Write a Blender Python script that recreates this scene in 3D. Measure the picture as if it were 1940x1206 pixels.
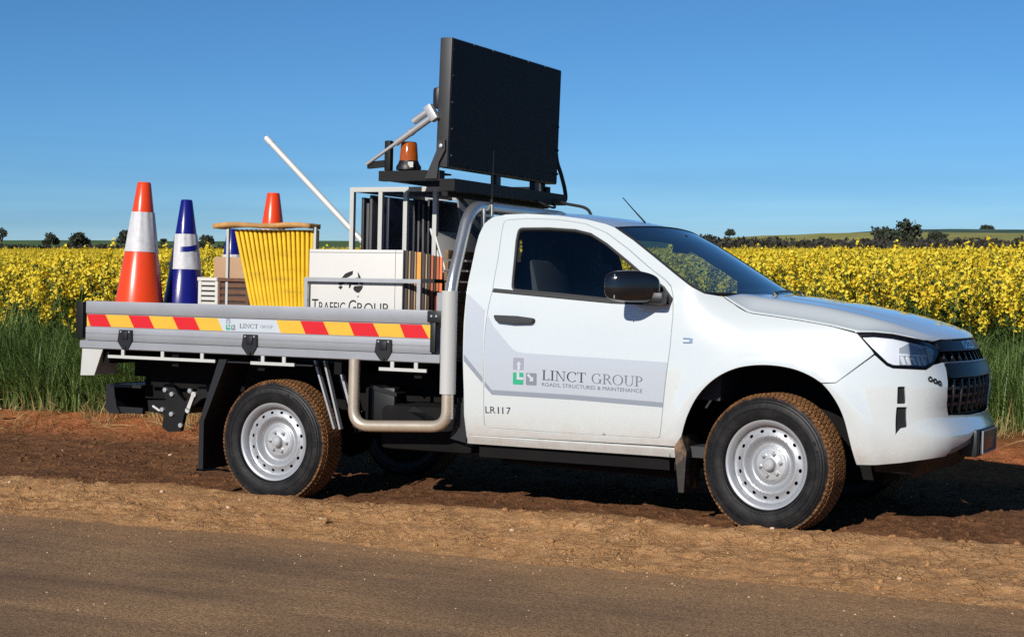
import bpy, bmesh, math, random
import numpy as np
from mathutils import Vector, Matrix, geometry as mgeo
rnd = random.Random(7); rg = np.random.default_rng(7)
for o in list(bpy.data.objects): bpy.data.objects.remove(o)
scene = bpy.context.scene; COL = scene.collection

# ------------------------------------------------------------------ camera
cam = bpy.data.cameras.new('camera'); camo = bpy.data.objects.new('camera', cam); COL.objects.link(camo)
camo.location = (5.8562, -9.3961, 1.54)
camo.rotation_euler = (math.pi/2 - math.radians(2.469), 0, 0.4616)
cam.sensor_width = 36; cam.lens = 59.38; cam.clip_start = .1; cam.clip_end = 9000
scene.camera = camo
# ------------------------------------------------------------------ sky, sun, exposure
SUN_EL = math.radians(29); TOSUN = Vector((-math.sin(math.radians(3)), -math.cos(math.radians(3)), 0))
w = bpy.data.worlds.new('World'); scene.world = w; w.use_nodes = True
nt = w.node_tree; nt.nodes.clear()
sky = nt.nodes.new('ShaderNodeTexSky'); sky.sky_type = 'NISHITA'; sky.sun_disc = False
sky.sun_elevation = SUN_EL; sky.sun_rotation = math.atan2(TOSUN.x, TOSUN.y)
sky.altitude = 6000; sky.air_density = 1.4; sky.dust_density = 0.0; sky.ozone_density = 10.0
hs = nt.nodes.new('ShaderNodeHueSaturation'); hs.inputs['Saturation'].default_value = 1.0; hs.inputs['Hue'].default_value = .49
bg = nt.nodes.new('ShaderNodeBackground'); bg.inputs['Strength'].default_value = 0.061
wo = nt.nodes.new('ShaderNodeOutputWorld')
tcw = nt.nodes.new('ShaderNodeTexCoord'); mpw = nt.nodes.new('ShaderNodeMapping'); mpw.inputs['Scale'].default_value = (1.6, 1.6, 26); nt.links.new(tcw.outputs['Generated'], mpw.inputs[0])
cn = nt.nodes.new('ShaderNodeTexNoise'); cn.inputs['Scale'].default_value = 2.2; cn.inputs['Detail'].default_value = 5; nt.links.new(mpw.outputs[0], cn.inputs['Vector'])
cr_ = nt.nodes.new('ShaderNodeValToRGB'); cr_.color_ramp.elements[0].position = .34; cr_.color_ramp.elements[1].position = .66; cr_.color_ramp.elements[1].color = (.8, .8, .8, 1); nt.links.new(cn.outputs['Fac'], cr_.inputs[0])
sz_ = nt.nodes.new('ShaderNodeSeparateXYZ'); nt.links.new(tcw.outputs['Generated'], sz_.inputs[0]); el_ = nt.nodes.new('ShaderNodeMapRange'); el_.inputs[1].default_value = .02; el_.inputs[2].default_value = .075; el_.inputs[3].default_value = 1; el_.inputs[4].default_value = 0; nt.links.new(sz_.outputs[2], el_.inputs[0])
cm2 = nt.nodes.new('ShaderNodeMath'); cm2.operation = 'MULTIPLY'; nt.links.new(cr_.outputs[0], cm2.inputs[0]); nt.links.new(el_.outputs[0], cm2.inputs[1])
cmx = nt.nodes.new('ShaderNodeMix'); cmx.data_type = 'RGBA'; cmx.blend_type = 'MULTIPLY'; cmx.inputs[7].default_value = (.74, .80, .86, 1); nt.links.new(cm2.outputs[0], cmx.inputs[0])
nt.links.new(sky.outputs[0], hs.inputs['Color']); nt.links.new(hs.outputs[0], cmx.inputs[6]); nt.links.new(cmx.outputs[2], bg.inputs[0]); nt.links.new(bg.outputs[0], wo.inputs[0])
sl = bpy.data.lights.new('sun', 'SUN'); sl.energy = 3.4; sl.angle = math.radians(.53); sl.color = (1, .955, .88)
so = bpy.data.objects.new('sun', sl); COL.objects.link(so)
d = Vector((TOSUN.x*math.cos(SUN_EL), TOSUN.y*math.cos(SUN_EL), math.sin(SUN_EL)))
so.rotation_euler = d.to_track_quat('Z', 'Y').to_euler(); so.location = (-2, -14, 12)
vs = scene.view_settings; vs.view_transform = 'Standard'; vs.look = 'None'; vs.gamma = 1; vs.exposure = 0.48
scene.cycles.use_denoising = False; scene.cycles.max_bounces = 8; scene.cycles.transparent_max_bounces = 24
scene.cycles.caustics_reflective = False; scene.cycles.caustics_refractive = False

# ------------------------------------------------------------------ materials
def lin(r, g, b):
    f = lambda c: (c/255/12.92 if c/255 <= .04045 else ((c/255+.055)/1.055)**2.4)
    return (f(r), f(g), f(b), 1)
class N:
    def __init__(s, m): s.t = m.node_tree; s.n = s.t.nodes; s.l = s.t.links
    def new(s, typ, **kw):
        x = s.n.new(typ)
        for k, v in kw.items():
            if k[0] == '_': x.inputs[int(k[1:]) if k[1:].isdigit() else k[1:].replace('_', ' ')].default_value = v
            else: setattr(x, k, v)
        return x
    def link(s, a, b): s.l.new(a, b)
    def noise(s, vec, scale, detail=4, rough=.55, dist=0):
        x = s.new('ShaderNodeTexNoise', _Scale=scale, _Detail=detail, _Roughness=rough, _Distortion=dist)
        if vec is not None: s.link(vec, x.inputs['Vector'])
        return x.outputs['Fac']
    def ramp(s, fac, stops, interp='LINEAR'):
        x = s.new('ShaderNodeValToRGB'); x.color_ramp.interpolation = interp
        e = x.color_ramp.elements
        while len(e) < len(stops): e.new(.5)
        for el, (p, c) in zip(e, stops): el.position = p; el.color = c if len(c) == 4 else (*c, 1)
        s.link(fac, x.inputs[0]); return x.outputs[0]
    def math(s, op, a, b=None):
        x = s.new('ShaderNodeMath', operation=op)
        for i, v in enumerate((a, b)):
            if v is None: continue
            if isinstance(v, (int, float)): x.inputs[i].default_value = v
            else: s.link(v, x.inputs[i])
        return x.outputs[0]
    def mix(s, fac, a, b, typ='MIX'):
        x = s.new('ShaderNodeMix', data_type='RGBA', blend_type=typ)
        for i, v in ((0, fac), (6, a), (7, b)):
            if isinstance(v, (int, float)): x.inputs[i].default_value = v
            elif isinstance(v, tuple): x.inputs[i].default_value = v
            else: s.link(v, x.inputs[i])
        return x.outputs[2]
    def bump(s, h, strength, dist, prev=None):
        x = s.new('ShaderNodeBump', _Strength=strength, _Distance=dist); s.link(h, x.inputs['Height'])
        if prev is not None: s.link(prev, x.inputs['Normal'])
        return x.outputs[0]
def newmat(name):
    m = bpy.data.materials.new(name); m.use_nodes = True; return m, N(m), m.node_tree.nodes['Principled BSDF']
MATS = {}
def mat(name, col, rough=.5, metal=0., var=0., vscale=6., bump=0., bscale=40., bdist=.004, coat=0., spec=.5, rvar=.0, dirt=None):
    m, n, p = newmat(name); MATS[name] = m
    if len(col) == 3: col = (*col, 1)
    p.inputs['Base Color'].default_value = col; p.inputs['Roughness'].default_value = rough
    p.inputs['Metallic'].default_value = metal; p.inputs['Coat Weight'].default_value = coat; p.inputs['Coat Roughness'].default_value = .04
    p.inputs['Specular IOR Level'].default_value = spec
    tc = n.new('ShaderNodeTexCoord').outputs['Object']
    if var or dirt:
        f = n.noise(tc, vscale, 5, .6)
        a = tuple(c*(1-var) for c in col[:3])+(1,); b = tuple(min(1, c*(1+var)) for c in col[:3])+(1,)
        c = n.ramp(f, [(.3, a), (.7, b)])
        if dirt:
            f2 = n.noise(tc, dirt[2], 6, .7)
            c = n.mix(n.ramp(f2, [(dirt[3], (0, 0, 0)), (dirt[3]+.15, (dirt[1],)*3)]), c, (*dirt[0], 1))
        n.link(c, p.inputs['Base Color'])
    if rvar:
        f = n.noise(tc, vscale*3, 4); n.link(n.math('ADD', n.math('MULTIPLY', f, rvar), rough-rvar/2), p.inputs['Roughness'])
    if bump:
        n.link(n.bump(n.noise(tc, bscale, 3), bump, bdist), p.inputs['Normal'])
    return m
mat('white_paint', (.60, .64, .64), .32, coat=1., var=.012, vscale=3)
_m = MATS['white_paint']; _n = N(_m); _p = _m.node_tree.nodes['Principled BSDF']; _p.inputs['Coat IOR'].default_value = 1.9
_tc = _n.new('ShaderNodeTexCoord').outputs['Object']; _s = _n.new('ShaderNodeSeparateXYZ'); _n.link(_tc, _s.inputs[0]); _c = _p.inputs['Base Color'].links[0].from_socket
_f = _n.math('MULTIPLY', _n.ramp(_s.outputs[2], [(.43, (.5,)*3), (.66, (0,)*3)]), _n.ramp(_n.noise(_tc, 14, 6, .7), [(.35, (.15,)*3), (.75, (1,)*3)]))
_n.link(_n.mix(_f, _c, lin(176, 140, 104)), _p.inputs['Base Color'])
mat('white_enamel', (.50, .50, .47), .45, var=.04, vscale=8)
mat('black_plastic', (.009, .009, .010), .45, bump=.15, bscale=300, bdist=.0008)
mat('gloss_black', (.004, .004, .005), .30, spec=.06)
mat('lamp_mask', (.40, .44, .50), .3, metal=.2)
mat('mirror_black', (.006, .006, .008), .16, coat=.5)
mat('black_steel', (.0045, .0045, .005), .6, var=.3, vscale=9, spec=.3, dirt=((.05, .035, .02), .2, 5, .62))
mat('chassis_black', (.006, .0055, .0055), .85, var=.3, spec=.2, dirt=((.03, .02, .013), .4, 6, .62))
mat('rubber', (.011, .011, .011), .75)
mat('rubber_strip', (.008, .008, .009), .6)
mat('aluminium', (.34, .35, .37), .48, metal=.4, var=.06, vscale=5, rvar=.12)
mat('brushed_tube', (.62, .60, .57), .26, metal=.85, var=.05, vscale=7, rvar=.12)
mat('sleeve_grey', (.47, .47, .45), .5, var=.03)
mat('dusty_tube', (.62, .52, .40), .34, metal=.6, var=.1, vscale=6, rvar=.15)
mat('wheel_silver', (.40, .41, .43), .42, metal=.45, var=.03, vscale=14)
mat('hub_silver', (.50, .51, .52), .42, metal=.4, var=.12, vscale=40)
mat('bolt_zinc', (.68, .68, .66), .3, metal=.7)
mat('board_black', (.0040, .0055, .0095), .6, var=.1, vscale=3, spec=.18)
mat('board_frame', (.022, .022, .024), .5, var=.2)
mat('tape_red', (.62, .008, .012), .35, coat=.3, var=.05)
mat('tape_yellow', (.75, .42, .035), .35, coat=.3, var=.05)
mat('tape_white', (.50, .54, .58), .35, coat=.3, var=.03)
mat('decal_pale', (.445, .48, .53), .35, coat=.7)
mat('decal_slate', (.25, .28, .33), .35, coat=.7)
mat('ink_dark', (.03, .04, .05), .4); mat('ink_grey', (.14, .155, .18), .4)
mat('ink_black', (.008, .008, .008), .5); mat('ink_green', (.03, .36, .19), .4); mat('ink_mauve', (.30, .30, .37), .4)
mat('ink_slate', (.20, .215, .26), .4)
mat('chrome', (.62, .63, .65), .22, metal=1.)
mat('reflector', (.88, .90, .93), .32, metal=.2, var=.03)
mat('seat_fabric', (.055, .058, .066), .85, bump=.3, bscale=200); mat('trim_dark', (.030, .031, .036), .7); mat('headliner', (.24, .24, .25), .9)
mat('cone_orange', (.78, .058, .010), .28, var=.06, vscale=5, dirt=((.22, .06, .03), .45, 16, .58))
mat('cone_blue', (.008, .010, .16), .24, var=.1, vscale=5)
mat('reflective_white', (.56, .56, .58), .5, var=.10, vscale=12, dirt=((.30, .27, .25), .45, 18, .55), bump=.35, bscale=30, bdist=.004)
mat('barrier_yellow', (.76, .47, .010), .5, var=.14, vscale=9, dirt=((.25, .15, .03), .5, 14, .56))
mat('board_brown', (.42, .22, .07), .7, var=.3, vscale=9, bump=.3, bscale=50)
mat('sign_white', (.62, .60, .565), .5, var=.02, vscale=4, dirt=((.45, .38, .30), .2, 5, .63))
mat('crate_white', (.62, .60, .55), .6, var=.06); mat('crate_brown', (.13, .055, .025), .6, var=.3, vscale=12)
mat('carton', (.42, .26, .15), .75, var=.06, vscale=6)
mat('galvanised', (.48, .48, .48), .42, metal=.5, var=.08, vscale=12)
mat('pole_cream', (.72, .71, .66), .35, metal=.25, var=.04)
mat('panel_dark', (.018, .018, .026), .5, var=.2); mat('panel_navy', (.020, .024, .05), .35, var=.15); mat('panel_grey', (.07, .07, .075), .6, var=.2)
mat('mark_navy', (.006, .007, .014), .4)
mat('tarp_grey', (.16, .165, .18), .7, var=.1); mat('blue_sheet', (.10, .16, .28), .5, var=.15)
mat('timber', (.20, .12, .06), .8, var=.35, vscale=14, bump=.3, bscale=60)
mat('edge_dark', (.045, .032, .028), .7, var=.2); mat('edge_tan', (.34, .24, .14), .7, var=.15); mat('edge_amber', (.62, .27, .03), .6, var=.12)
mat('edge_rust', (.40, .10, .03), .65, var=.15); mat('edge_orange', (.66, .16, .04), .6, var=.1)
mat('plate_dark', (.05, .055, .065), .3, var=.2); mat('plate_silver', (.30, .32, .35), .35, metal=.5)
mat('bark', (.07, .05, .035), .9, var=.3)
def glassmat(name, tint, refl=1.0, ior=1.5):
    m, n, p = newmat(name); MATS[name] = m; n.n.remove(p)
    out = n.n['Material Output']
    tr = n.new('ShaderNodeBsdfTransparent', _Color=(*tint, 1)); gl = n.new('ShaderNodeBsdfGlossy', _Color=(refl, refl, refl, 1), _Roughness=.01)
    fr = n.new('ShaderNodeFresnel', _IOR=ior); mx = n.new('ShaderNodeMixShader')
    n.link(fr.outputs[0], mx.inputs[0]); n.link(tr.outputs[0], mx.inputs[1]); n.link(gl.outputs[0], mx.inputs[2]); n.link(mx.outputs[0], out.inputs[0])
    return m
glassmat('tinted_glass', (.72, .78, .80), ior=1.6); glassmat('screen_glass', (.50, .68, .80), ior=3.0); glassmat('lamp_lens', (.95, .96, .97), ior=1.45)
m, n, p = newmat('amber_lens'); MATS['amber_lens'] = m
p.inputs['Base Color'].default_value = (.75, .16, .02, 1); p.inputs['Roughness'].default_value = .12; p.inputs['Transmission Weight'].default_value = .55
# tyre: brown mud where the tread is, dusty black wall
m, n, p = newmat('tyre_rubber'); MATS['tyre_rubber'] = m
tc = n.new('ShaderNodeTexCoord').outputs['Object']; sx = n.new('ShaderNodeSeparateXYZ'); n.link(tc, sx.inputs[0])
r2 = n.math('SQRT', n.math('ADD', n.math('MULTIPLY', sx.outputs[0], sx.outputs[0]), n.math('MULTIPLY', sx.outputs[2], sx.outputs[2])))
nz = n.noise(tc, 26, 6, .7); rr_ = n.math('ADD', r2, n.math('MULTIPLY', n.math('SUBTRACT', nz, .5), .035))
mud = n.ramp(rr_, [(.352, (0, 0, 0)), (.366, (1, 1, 1))])
wall = n.mix(n.ramp(n.noise(tc, 9, 5, .65), [(.45, (0, 0, 0)), (.8, (.45,)*3)]), (.007, .007, .0075, 1), (.060, .052, .045, 1))
mudc = n.ramp(n.noise(tc, 40, 5, .7), [(.3, lin(74, 48, 28)), (.7, lin(160, 112, 68))])
n.link(n.mix(mud, wall, mudc), p.inputs['Base Color']); n.link(n.ramp(mud, [(0, (.5,)*3), (1, (.9,)*3)]), p.inputs['Roughness'])
n.link(n.bump(nz, .5, .004), p.inputs['Normal']); p.inputs['Specular IOR Level'].default_value = .3
def leafmat(name, c1, c2, trans=.35, rough=.6, scale=.9):
    m, n, p = newmat(name); MATS[name] = m
    oi = n.new('ShaderNodeObjectInfo').outputs['Random']; ge = n.new('ShaderNodeNewGeometry')
    f = n.math('ADD', n.math('MULTIPLY', n.noise(ge.outputs['Position'], scale, 3), .7), n.math('MULTIPLY', ge.outputs['Random Per Island'], .5))
    c = n.ramp(f, [(.25, c1), (.85, c2)])
    n.link(c, p.inputs['Base Color']); p.inputs['Roughness'].default_value = rough; p.inputs['Specular IOR Level'].default_value = .35
    if trans:
        t = n.new('ShaderNodeBsdfTranslucent'); n.link(c, t.inputs[0]); mx = n.new('ShaderNodeMixShader', _0=trans)
        n.link(p.outputs[0], mx.inputs[1]); n.link(t.outputs[0], mx.inputs[2]); n.link(mx.outputs[0], n.n['Material Output'].inputs[0])
    return m
leafmat('petal', (.78, .50, .012), (.93, .79, .07), .3, .6, 3)
leafmat('canola_leaf', (.020, .045, .010), (.07, .12, .022)); leafmat('canola_stem', (.06, .10, .02), (.14, .18, .04), .1)
leafmat('grass_green', (.036, .078, .017), (.20, .29, .080), .3, .45); leafmat('grass_dry', (.28, .19, .07), (.52, .38, .16), .25)
leafmat('gum_leaf', (.026, .036, .022), (.075, .085, .048), .1, .7, .5); leafmat('scrub_leaf', (.028, .028, .026), (.06, .055, .042), .1, .8, .08)

# ------------------------------------------------------------------ mesh helpers
def link(o, parent=None):
    COL.objects.link(o)
    if parent is not None: o.parent = parent
    return o
def tag(o, label, cat, group=None, kind=None):
    if label: o['label'] = label
    if cat: o['category'] = cat
    if group: o['group'] = group
    if kind: o['kind'] = kind
    return o
class G:
    """collects geometry of one piece"""
    def __init__(s): s.v = []; s.f = []; s.m = []; s.mi = 0
    def add(s, v, f):
        b = len(s.v); s.v += [tuple(map(float, p)) for p in v]; s.f += [tuple(b+i for i in q) for q in f]; s.m += [s.mi]*len(f); return s
    def box(s, c, size, rot=None, bev=0.0):
        x, y, z = [k/2 for k in size]
        if bev <= 0:
            v = [Vector((a*x, b*y, e*z)) for a in (-1, 1) for b in (-1, 1) for e in (-1, 1)]
            f = [(0, 1, 3, 2), (4, 6, 7, 5), (0, 4, 5, 1), (2, 3, 7, 6), (0, 2, 6, 4), (1, 5, 7, 3)]
        else:
            bm = bmesh.new(); bmesh.ops.create_cube(bm, size=1)
            for q in bm.verts: q.co = Vector((q.co.x*size[0], q.co.y*size[1], q.co.z*size[2]))
            bmesh.ops.bevel(bm, geom=bm.edges[:], offset=min(bev, .45*min(size)), segments=2, affect='EDGES', profile=.6)
            bm.verts.index_update(); v = [q.co.copy() for q in bm.verts]; f = [tuple(q.index for q in fc.verts) for fc in bm.faces]; bm.free()
        if rot is not None: v = [rot @ q for q in v]
        return s.add([q+Vector(c) for q in v], f)
    def span(s, a, b, bev=0.0): return s.box([(p+q)/2 for p, q in zip(a, b)], [abs(q-p) for p, q in zip(a, b)], None, bev)
    def tube(s, pts, r, seg=12, cap=True, closed=False):
        pts = [Vector(p) for p in pts]; n = len(pts); rr = r if isinstance(r, (list, tuple)) else [r]*n
        b = len(s.v); up = None; rings = []
        for i in range(n):
            if closed: t = (pts[(i+1) % n]-pts[i-1]).normalized()
            else: t = (pts[min(i+1, n-1)]-pts[max(i-1, 0)]).normalized()
            if up is None: up = t.orthogonal().normalized()
            up = (up-t*up.dot(t)).normalized(); sd = t.cross(up)
            rings.append([pts[i]+(up*math.cos(a)+sd*math.sin(a))*rr[i] for a in [2*math.pi*k/seg for k in range(seg)]])
        v = [p for q in rings for p in q]; f = []
        for i in range(n if closed else n-1):
            j = (i+1) % n
            for k in range(seg): f.append((i*seg+k, i*seg+(k+1) % seg, j*seg+(k+1) % seg, j*seg+k))
        if cap and not closed: f += [tuple(range(seg))[::-1], tuple((n-1)*seg+k for k in range(seg))]
        return s.add(v, f)
    def bar(s, a, b, wd, ht, up=(0, 0, 1)):
        a, b = Vector(a), Vector(b); t = (b-a).normalized(); u = Vector(up)
        if abs(t.dot(u)) > .98: u = Vector((0, 1, 0))
        sd = t.cross(u).normalized(); u = sd.cross(t)
        R = Matrix((t, sd, u)).transposed()
        return s.box((a+b)/2, ((b-a).length, wd, ht), R)
    def lathe(s, prof, org=(0, 0, 0), axis='z', seg=32, a0=0, a1=2*math.pi):
        full = abs(a1-a0-2*math.pi) < 1e-6; ns = seg if full else seg+1; v = []
        for k in range(ns):
            a = a0+(a1-a0)*k/seg; c, sn = math.cos(a), math.sin(a)
            for r, h in prof:
                p = {'z': (r*c, r*sn, h), 'y': (r*c, h, r*sn), 'x': (h, r*c, r*sn)}[axis]
                v.append(tuple(p[i]+org[i] for i in range(3)))
        m_ = len(prof); f = []
        for k in range(seg):
            k2 = (k+1) % ns
            for i in range(m_-1): f.append((k*m_+i, k2*m_+i, k2*m_+i+1, k*m_+i+1))
        return s.add(v, f)
    def prism(s, poly, d0, d1, plane='xz'):
        put = {'xz': lambda a, b, d: (a, d, b), 'yz': lambda a, b, d: (d, a, b), 'xy': lambda a, b, d: (a, b, d)}[plane]
        n = len(poly); v = [put(a, b, d0) for a, b in poly]+[put(a, b, d1) for a, b in poly]
        f = [tuple(range(n)), tuple(range(2*n-1, n-1, -1))]+[(i, i+n, (i+1) % n+n, (i+1) % n) for i in range(n)]
        return s.add(v, f)
    def grid(s, fn, nu, nv, u=(0, 1), v=(0, 1)):
        P = [fn(u[0]+(u[1]-u[0])*i/nu, v[0]+(v[1]-v[0])*j/nv) for i in range(nu+1) for j in range(nv+1)]
        return s.add(P, [(i*(nv+1)+j, (i+1)*(nv+1)+j, (i+1)*(nv+1)+j+1, i*(nv+1)+j+1) for i in range(nu) for j in range(nv)])
    def build(s, name, mats, parent=None, loc=(0, 0, 0), smooth=38, fix=True):
        me = bpy.data.meshes.new(name); L = Vector(loc)
        me.from_pydata([tuple(Vector(q)-L) for q in s.v], [], s.f)
        for k in (mats if isinstance(mats, (list, tuple)) else [mats]): me.materials.append(MATS[k])
        me.polygons.foreach_set('material_index', s.m)
        if fix:
            bm = bmesh.new(); bm.from_mesh(me); bmesh.ops.recalc_face_normals(bm, faces=bm.faces); bm.to_mesh(me); bm.free()
        if smooth:
            me.polygons.foreach_set('use_smooth', [True]*len(me.polygons)); me.set_sharp_from_angle(angle=math.radians(smooth))
        me.update(); o = bpy.data.objects.new(name, me); o.location = L
        return link(o, parent)
def copy_tree(o, parent=None):
    c = o.copy(); COL.objects.link(c); c.parent = parent
    for ch in o.children: copy_tree(ch, c)
    return c
def smoothpath(pts, n=8):
    """Catmull-Rom through the points"""
    P = [Vector(p) for p in pts]; P = [P[0]*2-P[1]]+P+[P[-1]*2-P[-2]]; out = []
    for i in range(1, len(P)-2):
        for k in range(n):
            t = k/n; a, b, c, d_ = P[i-1:i+3]
            out.append(.5*((2*b)+(c-a)*t+(2*a-5*b+4*c-d_)*t*t+(3*b-a-3*c+d_)*t**3))
    return out+[P[-2]]
def fillet(pts, r, n=6):
    P = [Vector(p) for p in pts]; out = [P[0]]
    for i in range(1, len(P)-1):
        a = (P[i-1]-P[i]); b = (P[i+1]-P[i]); q = min(r, a.length*.48, b.length*.48)
        A = P[i]+a.normalized()*q; B = P[i]+b.normalized()*q
        for k in range(n+1):
            t = k/n; out.append(A*(1-t)**2+P[i]*2*t*(1-t)+B*t*t)
    return out+[P[-1]]
def pip(P, poly):
    x, y = P[:, 0], P[:, 1]; inside = np.zeros(len(P), bool); n = len(poly)
    for i in range(n):
        x1, y1 = poly[i]; x2, y2 = poly[(i+1) % n]
        c = ((y1 > y) != (y2 > y)) & (x < (x2-x1)*(y-y1)/((y2-y1) if y2 != y1 else 1e-12)+x1); inside ^= c
    return inside
def dens(poly, step):
    out = []
    for i in range(len(poly)):
        a = np.array(poly[i], float); b = np.array(poly[(i+1) % len(poly)], float); k = max(1, int(np.ceil(np.hypot(*(b-a))/step)))
        out += [tuple(a+(b-a)*j/k) for j in range(k)]
    return out
def offset_poly(poly, d):
    P = np.array(poly, float); area = .5*np.sum(P[:, 0]*np.roll(P[:, 1], -1)-np.roll(P[:, 0], -1)*P[:, 1]); sg = 1 if area > 0 else -1
    e = np.roll(P, -1, 0)-P; e /= np.maximum(np.linalg.norm(e, axis=1, keepdims=True), 1e-9); nrm = np.stack([-e[:, 1], e[:, 0]], 1)*sg
    v = nrm+np.roll(nrm, 1, 0); v /= np.maximum((v*nrm).sum(1, keepdims=True), .35)
    return [tuple(q) for q in P+v*d]           # d>0 moves inwards
def roundpoly(poly, r, n=4):
    P = [Vector((*p, 0)) for p in poly]; out = []
    for i in range(len(P)):
        a = P[i-1]-P[i]; b = P[(i+1) % len(P)]-P[i]; ang = a.angle(b, math.pi)
        if ang > math.radians(150): out.append((P[i].x, P[i].y)); continue
        q = min(r, a.length*.45, b.length*.45); A = P[i]+a.normalized()*q; B = P[i]+b.normalized()*q
        for k in range(n+1):
            t = k/n; c = A*(1-t)**2+P[i]*2*t*(1-t)+B*t*t; out.append((c.x, c.y))
    return out
def cdt(outline, holes=(), step=.04, bstep=None):
    bstep = bstep or step; loops = [dens(outline, bstep)]+[dens(h, bstep) for h in holes]
    V = []; E = []; idx = []
    for L in loops:
        b = len(V); V += L; E += [(b+i, b+(i+1) % len(L)) for i in range(len(L))]; idx.append(list(range(b, b+len(L))))
    A = np.array(V); lo, hi = A.min(0), A.max(0)
    gx, gy = np.meshgrid(np.arange(lo[0]+step/2, hi[0], step), np.arange(lo[1]+step/2, hi[1], step)); Q = np.stack([gx.ravel(), gy.ravel()], 1)
    keep = pip(Q, outline)
    for h in holes: keep &= ~pip(Q, h)
    Q = Q[keep]
    if len(Q):
        B = np.array(V); dmin = np.min(((Q[:, None, :]-B[None])**2).sum(2), 1); Q = Q[dmin > (.45*step)**2]
    V2 = [Vector(p) for p in V]+[Vector(p) for p in Q]
    r = mgeo.delaunay_2d_cdt(V2, E, [], 0, 1e-7)
    P = np.array([tuple(p) for p in r[0]]); F = [tuple(f) for f in r[2]]
    c = np.array([P[list(f)].mean(0) for f in F]); k = pip(c, outline)
    for h in holes: k &= ~pip(c, h)
    F = [f for f, q in zip(F, k) if q]
    # map input loops to output verts
    om = {}
    for i, lst in enumerate(r[3]):
        for q in lst: om[q] = i
    return P, F, [[om[i] for i in L] for L in idx]

# ------------------------------------------------------------------ truck body surface (metres, rear axle at x=0, right side y<0)
def ncs(xs, ys):
    xs = np.array(xs, float); ys = np.array(ys, float); n = len(xs); h = np.diff(xs); A = np.eye(n); b = np.zeros(n)
    for i in range(1, n-1):
        A[i, i-1] = h[i-1]; A[i, i] = 2*(h[i-1]+h[i]); A[i, i+1] = h[i]; b[i] = 6*((ys[i+1]-ys[i])/h[i]-(ys[i]-ys[i-1])/h[i-1])
    m = np.linalg.solve(A, b)
    def f(x):
        x = np.asarray(x, float); j = np.clip(np.searchsorted(xs, x)-1, 0, n-2); xc = np.clip(x, xs[0], xs[-1]); d = xc-xs[j]; e = xs[j+1]-xc; hj = h[j]
        return m[j]*e**3/(6*hj)+m[j+1]*d**3/(6*hj)+(ys[j]/hj-m[j]*hj/6)*e+(ys[j+1]/hj-m[j+1]*hj/6)*d
    return f
PA = ncs([.38, .44, .50, .58, .72, .90, 1.03, 1.15, 1.25, 1.33, 1.45, 1.60, 1.70, 1.76], [.80, .835, .865, .885, .899, .905, .902, .893, .879, .862, .812, .742, .690, .650])
PB = ncs([.38, .44, .50, .58, .72, .90, 1.00, 1.08, 1.14, 1.19, 1.24, 1.29, 1.34], [.80, .835, .865, .885, .899, .903, .897, .884, .866, .842, .806, .762, .71])
_pc = [(1.0, .9), (2.0, .9), (2.8, .9), (3.1, .9), (3.35, .893), (3.55, .872), (3.70, .835), (3.82, .775), (3.905, .69), (3.955,.575),(3.987,.43),(4.008,.27),(4.019,.12)]
_pc = np.array(_pc+[(4.022,0)]+[(x, -y) for x, y in _pc[::-1]])
_t = np.concatenate([[0], np.cumsum(np.hypot(*np.diff(_pc, axis=0).T))]); _tt = np.linspace(0, _t[-1], 4001)
_px = ncs(_t, _pc[:, 0])(_tt); _py = ncs(_t, _pc[:, 1])(_tt)
_ss = 1.0+np.concatenate([[0], np.cumsum(np.hypot(np.diff(_px), np.diff(_py)))]); SC = (_ss[0]+_ss[-1])/2
DX = ncs([.38, .45, .52, .58, .63, .68, .8, .9, 1.0, 1.08, 1.15], [-.07,-.02,.03,.05,.045,.02,.02,.02,-.02,-.06,-.105])
def sm(a, b, x): t = np.clip((x-a)/(b-a), 0, 1); return t*t*(3-2*t)
def S(s, z):
    s = np.asarray(s, float); z = np.asarray(z, float); cx = np.interp(s, _ss, _px); cy = np.interp(s, _ss, _py)
    k = sm(2.62, 2.95, cx); pr = PA(z)*(1-k)+PB(z)*k
    fl = .016*np.exp(-((np.hypot(cx-3.115, z-.425)-.545)/.055)**2)*(np.abs(cy) > .6); wgt = sm(.885, .55, np.abs(cy))
    return np.stack([cx+wgt*DX(z), -cy*pr/.9-np.sign(cy)*fl, z], -1)
def SN(s, z):
    e = .004; s = np.asarray(s, float); z = np.asarray(z, float)
    n = np.cross(S(s+e, z)-S(s-e, z), S(s, z+e)-S(s, z-e)); return n/np.maximum(np.linalg.norm(n, axis=-1, keepdims=True), 1e-9)
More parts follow.
